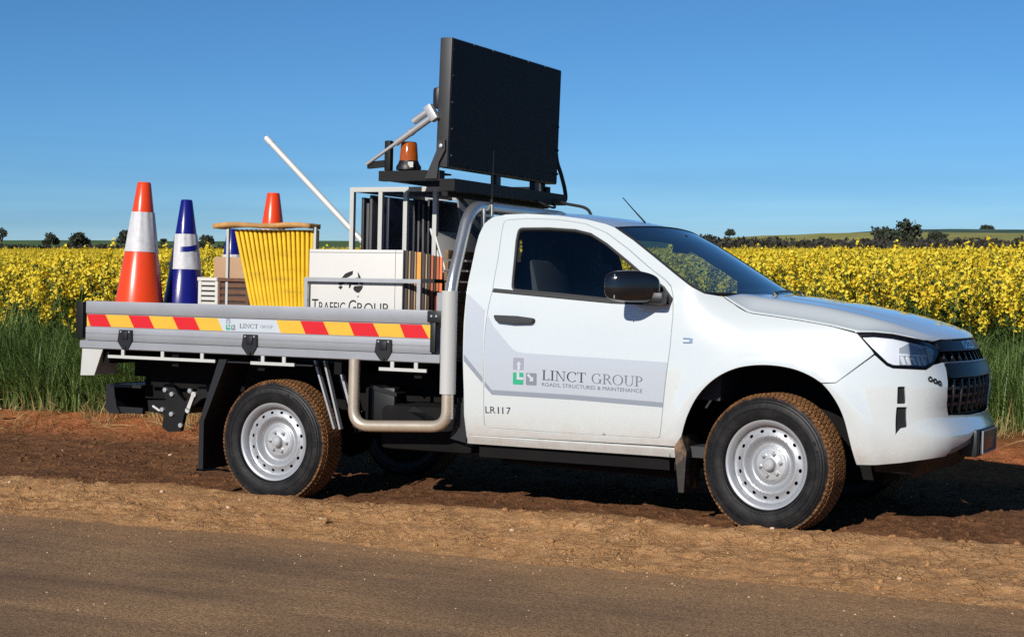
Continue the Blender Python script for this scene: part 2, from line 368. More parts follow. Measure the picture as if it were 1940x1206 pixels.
def panel(name, outline, mats, parent, holes=(), gap=.0025, flange=.02, off=0., step=.045, bstep=.025, left=False, surf=(S, SN), hgap=None):
    """a pressed sheet on the body surface, with returned edges; left=True gives the far-side twin"""
    o_ = offset_poly(outline, gap) if gap else outline; hs_ = [offset_poly(h, -(hgap if hgap is not None else gap)) for h in holes]
    P, F, loops = cdt(o_, hs_, step, bstep)
    X = surf[0](P[:, 0], P[:, 1]); Nn = surf[1](P[:, 0], P[:, 1]); X = X+Nn*off
    V = [tuple(p) for p in X]; NR = [tuple(q) for q in Nn]; faces = []
    for f in F:
        a, b, c = [X[i] for i in f[:3]]
        faces.append(f if np.dot(np.cross(b-a, c-a), Nn[f[0]]) > 0 else f[::-1])
    if flange:
        for li, L in enumerate(loops):
            A = P[L]; area = .5*np.sum(A[:, 0]*np.roll(A[:, 1], -1)-np.roll(A[:, 0], -1)*A[:, 1]); sg = (1 if area > 0 else -1)*(1 if li == 0 else -1)
            b = len(V); n = len(L); c0 = X[L]; n0 = Nn[L]; tg = np.roll(c0, -1, 0)-np.roll(c0, 1, 0); out = np.cross(tg, n0)*sg
            out /= np.maximum(np.linalg.norm(out, axis=1, keepdims=True), 1e-9)
            h = n0*.75+out*.6; h /= np.linalg.norm(h, axis=1, keepdims=True)
            c1 = c0+out*.0018-n0*.0018
            for ring, nn in ((c0, h), (c1, h*.5+out), (c1-n0*flange, out)):
                V += [tuple(q) for q in ring]; NR += [tuple(q/np.linalg.norm(q)) for q in nn]
            for i in range(n):
                j = (i+1) % n
                for q in (0, 1):
                    f = (b+q*n+i, b+q*n+j, b+(q+1)*n+j, b+(q+1)*n+i); e1 = np.array(V[f[1]])-np.array(V[f[0]]); e2 = np.array(V[f[3]])-np.array(V[f[0]])
                    faces.append(f if np.dot(np.cross(e1, e2), out[i]+.3*n0[i]) > 0 else f[::-1])
    if left:
        V = [(x, -y, z) for x, y, z in V]; NR = [(x, -y, z) for x, y, z in NR]; faces = [f[::-1] for f in faces]
    me = bpy.data.meshes.new(name); me.from_pydata(V, [], faces); me.materials.append(MATS[mats])
    me.polygons.foreach_set('use_smooth', [True]*len(faces)); me.normals_split_custom_set_from_vertices(NR); me.update()
    return link(bpy.data.objects.new(name, me), parent)

# ------------------------------------------------------------------ the ute
TM = Matrix.Translation((0, 0, -.054)) @ Matrix.Rotation(-.035, 4, 'X') @ Matrix.Rotation(.0073, 4, 'Y')
truck = bpy.data.objects.new('utility_truck', None); link(truck); truck.matrix_world = TM
tag(truck, 'white single cab utility truck with aluminium tray, parked on the dirt shoulder', 'truck')
ARCH = [(p_.x, p_.y) for p_ in smoothpath([(2.607, .437, 0), (2.632, .560, 0), (2.672, .680, 0), (2.735, .790, 0), (2.825, .878, 0), (2.935, .935, 0), (3.060, .958, 0), (3.190, .955, 0), (3.300, .930, 0), (3.400, .877, 0), (3.470, .795, 0), (3.515, .700, 0), (3.545, .580, 0), (3.573, .457, 0)], 6)]
SIDE = [(1.31, .487)]+[p_ for p_ in ARCH if p_[1] > .487 and p_[0] < 3.399]+[(3.400, .879),
        (3.473, .884), (3.660, 1.037), (3.642, 1.059), (3.565, 1.137), (3.427, 1.171), (3.269, 1.194), (3.122, 1.212), (2.990, 1.226), (2.957, 1.234), (2.873, 1.276), (2.817, 1.312),
        (2.722, 1.327), (2.652, 1.362), (2.550, 1.427), (2.407, 1.521), (2.261, 1.615), (2.133, 1.687), (2.072, 1.708), (1.940, 1.736), (1.767, 1.757), (1.564, 1.767), (1.420, 1.763), (1.340, 1.747),
        (1.300, 1.708), (1.286, 1.640), (1.284, 1.560), (1.288, 1.439), (1.290, 1.286), (1.290, 1.134), (1.295, .922), (1.305, .680), (1.312, .559)]
DOOR = [(1.421, 1.732), (1.571, 1.742), (1.774, 1.735), (1.947, 1.711), (2.092, 1.659), (2.240, 1.570), (2.387, 1.468), (2.501, 1.397), (2.537, 1.365), (2.558, 1.312), (2.567, 1.198), (2.560, 1.027), (2.541, .855),
        (2.517, .624), (2.505, .545), (2.490, .534), (2.030, .530), (1.638, .532), (1.442, .534), (1.428, .550), (1.429, .747), (1.428, .927), (1.429, 1.108), (1.439, 1.228), (1.454, 1.325), (1.445, 1.502), (1.428, 1.657)]
WIN = [(1.527, 1.688), (1.724, 1.690), (1.892, 1.680), (1.995, 1.658), (2.106, 1.601), (2.254, 1.505), (2.382, 1.418), (2.478, 1.355), (2.508, 1.325), (2.519, 1.271), (2.202, 1.277), (1.879, 1.301), (1.573, 1.321), (1.551, 1.473), (1.530, 1.611)]
WIN_R = roundpoly(WIN, .03); DOOR_R = roundpoly(DOOR, .03)
def mirror_s(poly): return [(2*SC-s, z) for s, z in poly][::-1]
for left in (False, True):
    panel('body_side', SIDE, 'white_paint', truck, [DOOR_R], gap=.001, hgap=.0005, left=left)
    panel('pillar_trim', SIDE[:2]+SIDE[-4:][::1], 'trim_dark', truck, off=-.05, flange=0, left=left) if False else None
    dr = panel('door', DOOR_R, 'white_paint', truck, [WIN_R], gap=.005, hgap=-.0005, left=left)
    panel('door_trim', DOOR_R, 'trim_dark', dr, [offset_poly(WIN_R, .004)], off=-.055, flange=0, gap=.006, left=left)
    panel('window_glass', offset_poly(WIN_R, -.006), 'tinted_glass', dr, off=-.014, flange=0, gap=0, step=.08, left=left)
    panel('window_seal', WIN_R, 'rubber_strip', dr, [offset_poly(WIN_R, .013)], off=-.004, flange=.014, gap=.0005, hgap=0, left=left)
    panel('belt_strip', [(1.462, 1.330), (2.202, 1.284), (2.480, 1.274), (2.480, 1.258), (2.203, 1.263), (1.458, 1.311)], 'rubber_strip', dr, off=.004, flange=.008, gap=0, left=left)
    panel('door_handle', roundpoly([(1.492, 1.176), (1.640, 1.174), (1.746, 1.164), (1.731, 1.139), (1.620, 1.134), (1.511, 1.142)], .012), 'black_plastic', dr, off=.030, flange=.031, gap=0, left=left)
    panel('sill', [(1.30, .437), (2.604, .437), (2.612, .484), (1.312, .484)], 'white_paint', truck, gap=.001, off=.004, left=left)
    # cab shell inside the doors
    panel('cab_lining', [(1.30, .50), (2.60, .50), (2.62, 1.29), (2.55, 1.41), (2.13, 1.67), (1.56, 1.75), (1.34, 1.73), (1.31, 1.3)], 'trim_dark', truck, [offset_poly(WIN_R, -.02)], off=-.09, flange=0, gap=0, left=left)
    # wheel housing of the front wheel
    g = G(); sg = 1 if left else -1
    arc = [(3.115+.56*math.cos(a), .425+.56*math.sin(a)) for a in np.linspace(math.radians(-8), math.radians(188), 28)]
    g.grid(lambda u, v: (arc[round(u*27)][0], sg*(.865-.22*float(sm(3.30, 3.68, arc[round(u*27)][0]))-v*.36), arc[round(u*27)][1]), 27, 2)
    g.prism(arc, sg*.465, sg*.46, 'xz'); g.build('wheel_housing', 'chassis_black', truck)
    # decals
panel('side_decal', [(1.297, 1.300), (1.418, 1.209), (1.4245, .826), (1.300, .955)], 'decal_pale', truck, off=.0012, flange=0, gap=0)
panel('side_decal', [(1.300, .953), (1.4245, .824), (1.4245, .790), (1.301, .913)], 'decal_slate', truck, off=.0012, flange=0, gap=0)
door = [o for o in truck.children if o.name == 'door'][0]
panel('door_decal', [(1.436, 1.188), (1.483, 1.115), (1.610, .992), (1.640, .978), (1.681, .972), (2.128, .962), (2.546, .952), (2.524, .736), (2.004, .752), (1.484, .757), (1.437, .807)], 'decal_pale', door, off=.0012, flange=0, gap=0, step=.06)
panel('door_decal', [(1.437, .805), (1.484, .755), (2.004, .75), (2.524, .734), (2.522, .708), (2.004, .723), (1.484, .728), (1.437, .775)], 'decal_slate', door, off=.0012, flange=0, gap=0)

# --- lettering: flat print laid on the panels
def ring(cx, cy, rx, ry, a0, a1, thick, n=18):
    q = []
    for k in range(n):
        A = [math.radians(a0+(a1-a0)*(k+j)/n) for j in (0, 1)]; row = []
        for a in A:
            t = thick*(.45+.55*abs(math.cos(a))); c, s_ = math.cos(a), math.sin(a); row.append(((cx+rx*c, cy+ry*s_), (cx+(rx-t)*c, cy+(ry-t*.8)*s_)))
        q.append([row[0][0], row[1][0], row[1][1], row[0][1]])
    return q
def R4(a, b, c, d_): return [(a, b), (c, b), (c, d_), (a, d_)]
T1, T2 = .115, .05
def stem(x, top=True, bot=True, h=1.0, t=T1):
    o_ = [R4(x, 0, x+t, h)]
    if top: o_.append(R4(x-.09, h-T2, x+t+.09, h))
    if bot: o_.append(R4(x-.09, 0, x+t+.09, T2))
    return o_
SERIF = {
 'L': (stem(.12)+[R4(.12, 0, .60, T2), R4(.55, 0, .60, .24)], .66), 'I': (stem(.12), .38),
 'N': ([R4(.14, 0, .14+T2, 1), R4(.02, 0, .30, T2), R4(.02, 1-T2, .22, 1), [(.10, 1), (.22, 1), (.74, 0), (.68, 0)], R4(.70, 0, .70+T2, 1), R4(.58, 1-T2, .86, 1)], .90),
 'C': (ring(.46, .5, .42, .52, 48, 318, T1)+[R4(.70, .70, .75, .98)], .82), 'T': (stem(.30, top=False)+[R4(.02, 1-T2, .70, 1), R4(.02, .78, .06, 1), R4(.66, .78, .70, 1)], .74),
 'G': (ring(.46, .5, .42, .52, 48, 325, T1)+[R4(.70, .70, .75, .98), R4(.70, .05, .70+T1, .42), R4(.58, .40, .90, .45)], .94),
 'R': (stem(.12)+ring(.34, .745, .30, .255, -90, 90, T1)+[R4(.20, 1-T2, .36, 1), R4(.20, .49, .36, .49+T2), [(.34, .50), (.46, .50), (.82, 0), (.68, 0)]], .82),
 'O': (ring(.48, .5, .44, .52, 0, 360, T1, 30), .98), 'U': ([R4(.12, .3, .12+T1, 1), R4(.02, 1-T2, .33, 1), R4(.70, .3, .75, 1), R4(.60, 1-T2, .85, 1)]+ring(.435, .31, .315, .33, 180, 360, .09), .90),
 'P': (stem(.12)+ring(.34, .73, .30, .27, -90, 90, T1)+[R4(.20, 1-T2, .36, 1), R4(.20, .46, .36, .46+T2)], .70)}
def printed(name, quads, matname, parent, put):
    g = G()
    for i, q in enumerate(quads):
        g.add([put(a, b, .0001*(i % 5)) for a, b in q], [tuple(range(len(q)))])
    return g.build(name, matname, parent, smooth=0)
def on_body(off=.002):
    def put(a, b, e): return tuple(S(a, b)+SN(a, b)*(off+e))
    return put
def serif(text, x0, x1, zb, h, squeeze=None):
    wd = sum(SERIF[c][1] if c != ' ' else .35 for c in text); k = (x1-x0)/wd; q = []; x = 0
    for c in text:
        if c == ' ': x += .35; continue
        for poly in SERIF[c][0]: q.append([(x0+(x+a)*k, zb(x0+(x+a)*k)+b*h) for a, b in poly])
        x += SERIF[c][1]
    return q
zl = lambda x: .826-(x-1.8)*.020
printed('lettering', serif('LINCT', 1.798, 2.070, zl, .055), 'ink_dark', door, on_body())
printed('lettering', serif('GROUP', 2.100, 2.408, zl, .055), 'ink_grey', door, on_body())
def fontquads(text):
    cu = bpy.data.curves.new('t', 'FONT'); cu.body = text; cu.resolution_u = 3; ob = bpy.data.objects.new('t', cu); me = bpy.data.meshes.new_from_object(ob)
    P = np.array([v.co[:2] for v in me.vertices]); F = [tuple(p.vertices) for p in me.polygons]; bpy.data.objects.remove(ob); bpy.data.meshes.remove(me)
    lo, hi = P.min(0), P.max(0); P = (P-lo)/(hi-lo); return [[tuple(P[i]) for i in f] for f in F]
def fontprint(name, text, matname, parent, put, x0, x1, z0, h, slope=0.):
    return printed(name, [[(x0+a*(x1-x0), z0+b*h+(a*(x1-x0))*slope) for a, b in q] for q in fontquads(text)], matname, parent, put)
fontprint('lettering', 'ROADS, STRUCTURES & MAINTENANCE', 'ink_grey', door, on_body(), 1.800, 2.404, .788, .024, -.018)
fontprint('lettering', 'LR', 'ink_dark', door, on_body(), 1.442, 1.506, .622, .038, .01)
for ch_, a_, b_ in (('1', 1.521, 1.528), ('1', 1.549, 1.556), ('7', 1.576, 1.602)): fontprint('lettering', ch_, 'ink_dark', door, on_body(), a_, b_, .6226, .038, .01)
def logo(name, x, z, k, parent, put):
    def sq(a, b, cut, m_):
        r = roundpoly(R4(a, b, a+.066, b+.068), .006, 3); printed(name, [[(x+k*p, z+k*q) for p, q in r]], m_, parent, lambda a_, b_, e: put(a_, b_, e))
        printed(name, [[(x+k*(a+p), z+k*(b+q)) for p, q in c] for c in cut], 'tape_white', parent, lambda a_, b_, e: put(a_, b_, e+.0008))
    sq(0, .083, [[(.028, 0), (.044, 0), (.044, .030), (.028, .030)], [(.020, .028), (.052, .028), (.036, .050)]], 'ink_mauve')
    sq(0, 0, [[(.024, .028), (.066, .028), (.066, .042), (.024, .042)], [(.024, .042), (.040, .042), (.040, .068), (.024, .068)]], 'ink_green')
    sq(.082, 0, [[(.006, .056), (.016, .066), (.040, .040), (.030, .030)], [(.046, .050), (.046, .022), (.018, .022)]], 'ink_slate')
logo('emblem_print', 1.618, .793, 1.0, door, on_body())
# small metal badge on the guard
g = G()
for a, b, c, d_ in ((2.632, 1.082, 2.672, 1.087), (2.632, 1.060, 2.672, 1.065), (2.668, 1.062, 2.684, 1.085)):
    P8 = [S(p, q)+SN(p, q)*e for e in (0., .006) for p, q in R4(a, b, c, d_)]; g.add(P8, [(4, 5, 6, 7), (0, 1, 5, 4), (1, 2, 6, 5), (2, 3, 7, 6), (3, 0, 4, 7)])
g.build('badge', 'chrome', truck)

# --- roof, windscreen, bonnet
REX = [1.30, 1.340, 1.420, 1.564, 1.767, 1.940, 2.072, 2.133]; REZ = [1.712, 1.747, 1.763, 1.767, 1.757, 1.736, 1.708, 1.687]
def roof(u, v):
    av = abs(v); xf = 2.131+(1-v*v)*.075; x = 1.30+u*(xf-1.30); ze = float(np.interp(min(x, 2.133), REX, REZ)); ye = float(PA(ze))
    return (x-(1-v*v)*.0*(1-u), ye*v, ze-.001+(1-av**2.4)*(.030 if u > .12 else .012+.018*u/.12))
G().grid(roof, 40, 28, v=(-1, 1)).build('roof', 'white_paint', truck, smooth=60)
WE = np.array([(2.131, 1.685), (2.261, 1.613), (2.407, 1.519), (2.550, 1.425), (2.652, 1.360), (2.722, 1.325)])
def wscr(t, v, off=0.):
    k = t*5; i = min(int(k), 4); q = k-i; x, z = WE[i]*(1-q)+WE[i+1]*q; y = float(S(x, z)[1])
    return (x+(1-v*v)*(.075+.115*t)+off*.6, -y*v*-1*-1 if False else y*-v, z+(1-v*v)*(.030-.035*t)+off)
g = G().grid(wscr, 30, 36, v=(-.985, .985)); ws = g.build('windscreen', 'screen_glass', truck, smooth=60)
for sg in (-1, 1): G().tube([wscr(t, sg*.985, .001) for t in np.linspace(0, 1, 24)], .009, 6).build('windscreen_seal', 'rubber_strip', ws)
G().tube([wscr(1, v, .002) for v in np.linspace(-.985, .985, 24)], .010, 6).build('windscreen_seal', 'rubber_strip', ws)
G().tube([wscr(0, v, -.001) for v in np.linspace(-.985, .985, 24)], .006, 6).build('windscreen_seal', 'rubber_strip', ws)
EP = np.array([(2.817, 1.312), (2.873, 1.278), (2.957, 1.236), (2.99, 1.229), (3.122, 1.215), (3.269, 1.197), (3.427, 1.174), (3.565, 1.146), (3.650, 1.148), (3.751, 1.142), (3.908, 1.120), (4.000, 1.110), (4.070, 1.105), (4.140, 1.106)])
ED = S(EP[:, 0], EP[:, 1]); EK = np.concatenate([[0], np.cumsum(np.linalg.norm(np.diff(ED, axis=0), axis=1))]); EK /= EK[-1]
ZC = ncs([2.89, 3.05, 3.18, 3.35, 3.49, 3.62, 3.737, 3.83, 3.887, 3.93], [1.334, 1.322, 1.306, 1.284, 1.258, 1.229, 1.196, 1.164, 1.142, 1.120])
XE1 = ED[-1, 0]
def hood(t, v):
    e = np.array([np.interp(t, EK, ED[:, i]) for i in range(3)]); av = abs(v); xc = 2.90+(e[0]-2.817)/(XE1-2.817)*(S(SC, 1.12)[0]-2.90)
    x = xc+(e[0]-xc)*av**2; zc = float(ZC(xc)); zc = min(zc, zc)
    sh = float(sm(.60, 1.0, av)); b_ = max(0., (av-.77)/.23); gk = .09*av**2+.06*float(sm(.40, .50, av))+.85*(b_*b_*(1-b_)*.6+b_*(1-(1-b_)**2*.35)) if t > -1 else sh
    return (x, e[1]*v*.9955 if v else 0., zc+(e[2]+.002-zc)*gk)
g = G().grid(lambda u, v: hood(u, v), 70, 56, v=(-1, 1))
hd = g.build('bonnet', 'white_paint', truck, smooth=60)
for sg in (-1, 1): G().tube([(e[0], -sg*e[1]*-1 if False else sg*abs(e[1])-sg*.001, e[2]-.004) for e in ED[:-2]], .0040, 6).build('bonnet_gap_line', 'rubber_strip', hd)  # dark tube added along the bonnet edge to draw its shaded gap
md = hd.modifiers.new('thick', 'SOLIDIFY'); md.thickness = .012; md.offset = -1
g = G(); g.grid(lambda u, v: tuple(Vector(wscr(1, v))*(1-u)+Vector(hood(0, v))*u-Vector((0, 0, .012))), 3, 24, v=(-.985, .985)); g.build('cowl', 'black_plastic', truck)
for i_, v0 in enumerate((-.35, .25)):
    g = G(); a = Vector(wscr(1, v0))+Vector((.05, 0, .02)); b = Vector(wscr(.93, v0+.62 if i_ == 0 else v0+.55))+Vector((.02, 0, .015))
    g.tube([a, a*.5+b*.5+Vector((.0, 0, .006)), b], .007, 6); g.tube([a+Vector((.03, 0, -.03)), a], .012, 8); g.build('wiper', 'black_plastic', truck)
# --- back wall of the cab
BW = [(-float(PA(z)), z) for z in (.46, .6, .8, 1.0, 1.2, 1.33, 1.45, 1.6, 1.70)]; BW = BW+[(-y, z) for y, z in BW[::-1]]
BW[8:10] = [(-.64, 1.735), (.64, 1.735)]
HB = roundpoly([(-.60, 1.33), (.60, 1.33), (.56, 1.64), (-.56, 1.64)], .06)
PS = (lambda y, z: np.stack([1.30+0*y, y, z], -1), lambda y, z: np.stack([-1+0*y, 0*y, 0*y], -1))
panel('cab_back', BW, 'white_paint', truck, [HB], surf=PS, step=.1)
panel('cab_back_lining', BW, 'trim_dark', truck, [HB], surf=(lambda y, z: np.stack([1.345+0*y, y*.97, z], -1), lambda y, z: np.stack([1+0*y, 0*y, 0*y], -1)), step=.2, flange=0)
panel('rear_glass', offset_poly(HB, -.01), 'tinted_glass', truck, surf=(lambda y, z: np.stack([1.315+0*y, y, z], -1), PS[1]), flange=0, gap=0, step=.2)
g = G(); g.span((1.31, -.82, .44), (2.75, .82, .50)); g.build('cab_floor', 'trim_dark', truck)
g = G(); g.grid(lambda u, v: tuple(Vector(roof(u, v))-Vector((0, 0, .045))), 8, 8, u=(.03, .99), v=(-.97, .97)); g.build('headliner', 'headliner', truck)
# --- cab interior
def seat(y):
    g = G(); g.box((1.86, y, .98), (.50, .50, .16), Matrix.Rotation(math.radians(-6), 3, 'Y'), .05)
    ob = g.build('seat', 'seat_fabric', truck)
    g = G(); g.box((1.585, y, 1.22), (.13, .48, .58), Matrix.Rotation(math.radians(-14), 3, 'Y'), .05); g.build('backrest', 'seat_fabric', ob)
    g = G(); g.box((1.50, y, 1.56), (.10, .27, .17), Matrix.Rotation(math.radians(-10), 3, 'Y'), .045)
    for q in (-.07, .07): g.tube([(1.515, y+q, 1.50), (1.54, y+q, 1.42)], .007, 6)
    g.build('headrest', 'seat_fabric', ob)
seat(-.37); seat(.37)
g = G(); g.grid(lambda u, v: (2.42+.40*u, v*.76, 1.20+.09*math.sin(u*1.5)), 8, 10, v=(-1, 1)); g.prism([(2.42, 1.20), (2.34, 1.10), (2.40, .75), (2.80, .75), (2.82, 1.28)], -.76, .76, 'xz')
g.box((2.46, -.36, 1.245), (.16, .36, .07), None, .03); g.build('dashboard', 'trim_dark', truck)
g = G(); ax = Matrix.Rotation(math.radians(-62), 3, 'Y'); c = Vector((2.22, -.37, 1.14))
g.tube([c+ax @ Vector((.185*math.cos(a), .185*math.sin(a), 0)) for a in np.linspace(0, 2*math.pi, 30)[:-1]], .014, 8, closed=True)
for a in (0, 2.2, 4.1): g.tube([c, c+ax @ Vector((.18*math.cos(a), .18*math.sin(a), 0))], .014, 6)
g.box(c, (.09, .12, .05), ax, .02); g.tube([c, c+Vector((.25, 0, -.10))], .03, 8); g.build('steering_wheel', 'trim_dark', truck)
g = G(); g.box((2.27, .0, 1.60), (.03, .23, .07), None, .012); g.tube([(2.27, 0, 1.62), (2.30, 0, 1.67)], .01, 6); g.build('cabin_mirror', 'black_plastic', truck)

# --- nose: bumper, grille, headlights
BR = [(3.573, .457), (3.677, .462), (3.800, .476), (3.894, .490), (4.000, .502), (4.076, .508), (4.100, .545), (4.328, .590), (4.399, .618)]
UP = [(4.449, .708), (4.128, .720), (4.096, .78), (4.083, .850), (4.098, .92), (4.128, .990), (4.112, .996), (4.018, .985), (3.944, .958), (3.758, .964), (3.726, .977), (3.664, 1.030), (3.473, .880), (3.404, .873)]+[p_ for p_ in ARCH if p_[0] > 3.408 and p_[1] > .47]
BUMP = BR+mirror_s(BR)+mirror_s(UP[::1])+UP if False else BR+[(2*SC-s, z) for s, z in BR[::-1]]+[(2*SC-s, z) for s, z in UP[::-1]]+UP
FOG1 = roundpoly([(3.782, .871), (3.819, .872), (3.828, .783), (3.782, .782)], .006, 2); FOG2 = roundpoly([(3.780, .766), (3.834, .767), (3.835, .663), (3.803, .657), (3.772, .621)], .006, 2)
bump = panel('bumper', BUMP, 'white_paint', truck, [FOG1, FOG2, mirror_s(FOG1), mirror_s(FOG2)], gap=.0015, step=.04)
for F_ in (FOG1, FOG2, mirror_s(FOG1), mirror_s(FOG2)): panel('bumper_insert', F_, 'black_plastic', bump, off=-.018, flange=0, gap=-.002, step=.03)
VAL = [(3.66, .395), (3.80, .385), (4.05, .375), (4.40, .385), (4.42, .64), (4.09, .56), (3.89, .50), (3.66, .47)]
panel('lower_valance', VAL[:4]+[(2*SC-s, z) for s, z in VAL[:4][::-1]]+[(2*SC-s, z) for s, z in VAL[4:][::-1]]+VAL[4:], 'black_plastic', bump, off=-.055, flange=.05, step=.06)
panel('skid_trim', [(4.105, .545), (4.330, .588), (4.395, .612), (4.42, .56), (4.13, .505)], 'plate_silver', bump, off=-.012, flange=.02, step=.05)
g = G(); g.box((4.083, 0, .560), (.010, .372, .125), Matrix.Rotation(math.radians(3), 3, 'Y'), .004); pl = g.build('number_plate', 'plate_dark', bump)
G().span((3.98, -.26, .485), (4.074, .26, .628), .01).build('plate_holder', 'black_plastic', bump)
g = G()
for z in (.497, .613): g.span((4.086, -.186, z+.001), (4.093, .186, z+.009))
for y in (-.184, .184): g.span((4.086, y-.004, .505), (4.093, y+.004, .615))
g.build('plate_border', 'plate_silver', pl)
gz = [(4.136, 1.100), (4.122, 1.05), (4.135, 1.0), (4.128, .985), (4.100, .92), (4.086, .850), (4.099, .78), (4.131, .722), (4.449, .710)]
GR = gz[::-1]; GR = [(2*SC-s, z) for s, z in GR[::-1]][::1]
GRL = gz+[(2*SC-s, z) for s, z in gz[::-1]]
grille = panel('grille', GRL[::-1], 'gloss_black', truck, off=-.045, flange=-.04, gap=.001, step=.05)
def strip(name, s0, z0, z1, m_, off, parent, dep=.04, s1=None):
    s1 = s1 or 2*SC-s0; panel(name, [(s0, z0), (s1, z0), (s1, z1), (s0, z1)], m_, parent, off=off, flange=dep, gap=0, step=.05)
strip('grille_bar', 4.140, 1.052, 1.103, 'gloss_black', .000, grille); strip('grille_bar', 4.118, .915, .985, 'gloss_black', .004, grille)
strip('grille_bar', 4.135, .988, .995, 'plate_dark', .006, grille, .02)
for z in (.86, .815, .77): strip('grille_bar', 4.12, z-.008, z+.008, 'black_plastic', -.02, grille, .02)
for k in range(9):
    s0 = 4.20+k*(2*SC-8.40)/8
    panel('grille_fin', [(s0-.008, .725), (s0+.008, .725), (s0+.008, .908), (s0-.008, .908)], 'black_plastic', grille, off=-.014, flange=.028, gap=0)
    panel('grille_fin', [(s0-.012, 1.0), (s0+.012, 1.0), (s0+.006, 1.048), (s0-.006, 1.048)], 'gloss_black', grille, off=-.014, flange=.028, gap=0)
fontprint('emblem', 'ISUZU', 'chrome', grille, on_body(.0025), SC-.135, SC+.135, 1.060, .040)
HL = [(3.567, 1.134), (3.642, 1.060), (3.726, .985), (3.758, .972), (3.944, .966), (4.018, .992), (4.118, 1.045), (4.124, 1.078), (4.070, 1.096), (3.908, 1.111), (3.751, 1.134), (3.650, 1.140)]
for left in (False, True):
    sg = -1 if left else 1
    hl = panel('headlight', HL, 'reflector', truck, off=-.022, flange=-.019, gap=.003, step=.04, left=left)
    panel('lens', HL, 'lamp_lens', hl, off=-.002, flange=0, gap=.003, step=.03, left=left)
    panel('lamp_rim', HL, 'gloss_black', hl, [offset_poly(HL, .009)], off=-.004, flange=.02, gap=.001, hgap=0, step=.03, bstep=.02, left=left)
    panel('lamp_mask', [(3.80, .985), (3.965, .980), (3.975, 1.072), (3.86, 1.095), (3.80, 1.07)], 'lamp_mask', hl, off=-.017, flange=.004, gap=0, step=.03, left=left)
    for k in range(5):
        s0 = 3.815+k*.032; panel('reflector_rib', [(s0, .985), (s0+.016, .985), (s0+.006, 1.026), (s0-.010, 1.026)], 'reflector', hl, off=-.010, flange=.006, gap=0, step=.02, left=left)
    panel('projector_bar', [(3.80, 1.030), (3.985, 1.028), (3.985, 1.038), (3.80, 1.040)], 'reflector', hl, off=-.009, flange=.008, gap=0, step=.03, left=left)
    panel('indicator', [(3.992, .985), (4.040, 1.003), (4.036, 1.066), (3.995, 1.074)], 'crate_white', hl, off=-.008, flange=.012, gap=0, step=.02, left=left)
    g = G()
    for s0 in (3.955, 3.985, 4.015):
        c = S(s0, .912-(s0-3.955)*.35); nn = SN(s0, .912); c = Vector(c)+Vector(nn)*.003; t_ = Vector(nn).orthogonal().normalized(); b_ = Vector(nn).cross(t_)
        g.tube([c+(t_*math.cos(a)+b_*math.sin(a))*.011 for a in np.linspace(0, 2*math.pi, 13)[:-1]], .004, 5, closed=True)
    if not left: g.build('corner_mark', 'ink_black', bump)
# --- exterior mirrors
for left in (False, True):
    sg = 1 if left else -1; par = [o for o in truck.children if o.name.startswith('door') and o.data.vertices[0].co.y*sg > 0][0]
    bm = bmesh.new(); bmesh.ops.create_uvsphere(bm, u_segments=28, v_segments=18, radius=1); V = []
    sp = lambda q, e: math.copysign(abs(q)**e, q)
    for q in bm.verts:
        x, y, z = q.co; x, y, z = sp(x, .55), sp(y, .55), sp(z, .50)
        k = (y+1)/2                                    # 0 outer tip .. 1 near the door
        V.append((2.385+.062*x+.085*(k-.5)*2, sg*(1.035-.110*y), 1.358-.010*k+z*(.088-.008*(1-k))*(1-.16*(k*k))+.010*(1-abs(2*k-1))*max(z, 0)))
    bm.verts.index_update(); F = [tuple(v.index for v in f.verts) for f in bm.faces]; bm.free()
    mi = G().add(V, F).build('mirror', 'mirror_black', par, smooth=60)
    g = G(); g.prism([(2.40, 1.268), (2.545, 1.262), (2.555, 1.30), (2.50, 1.36), (2.44, 1.40)], sg*.850, sg*.895, 'xz'); g.box((2.475, sg*.925, 1.296), (.13, .12, .07), None, .025); g.build('mirror_arm', 'black_plastic', mi)
    g = G(); g.box((2.312, sg*1.045, 1.355), (.006, .19, .13), Matrix.Rotation(sg*math.radians(-8), 3, 'Z'), .0); g.build('mirror_glass', 'chrome', mi)
# --- aerials
g = G(); g.prism([(1.985, 1.752), (2.06, 1.740), (2.085, 1.728), (2.03, 1.715), (1.99, 1.73)], -.018, .018, 'xz'); g.tube([(2.035, 0, 1.745), (1.95, 0, 1.83), (1.884, 0, 1.898)], [.006, .004, .003], 6); g.build('roof_aerial', 'black_plastic', truck)
g = G(); g.tube([(1.245, -.49, 1.76), (1.245, -.49, 1.86)], .011, 8); g.tube([(1.245, -.49, 1.86), (1.247, -.488, 1.98), (1.25, -.485, 2.15)], [.0055, .004, .0025], 6); g.build('whip_aerial', 'black_plastic', truck)

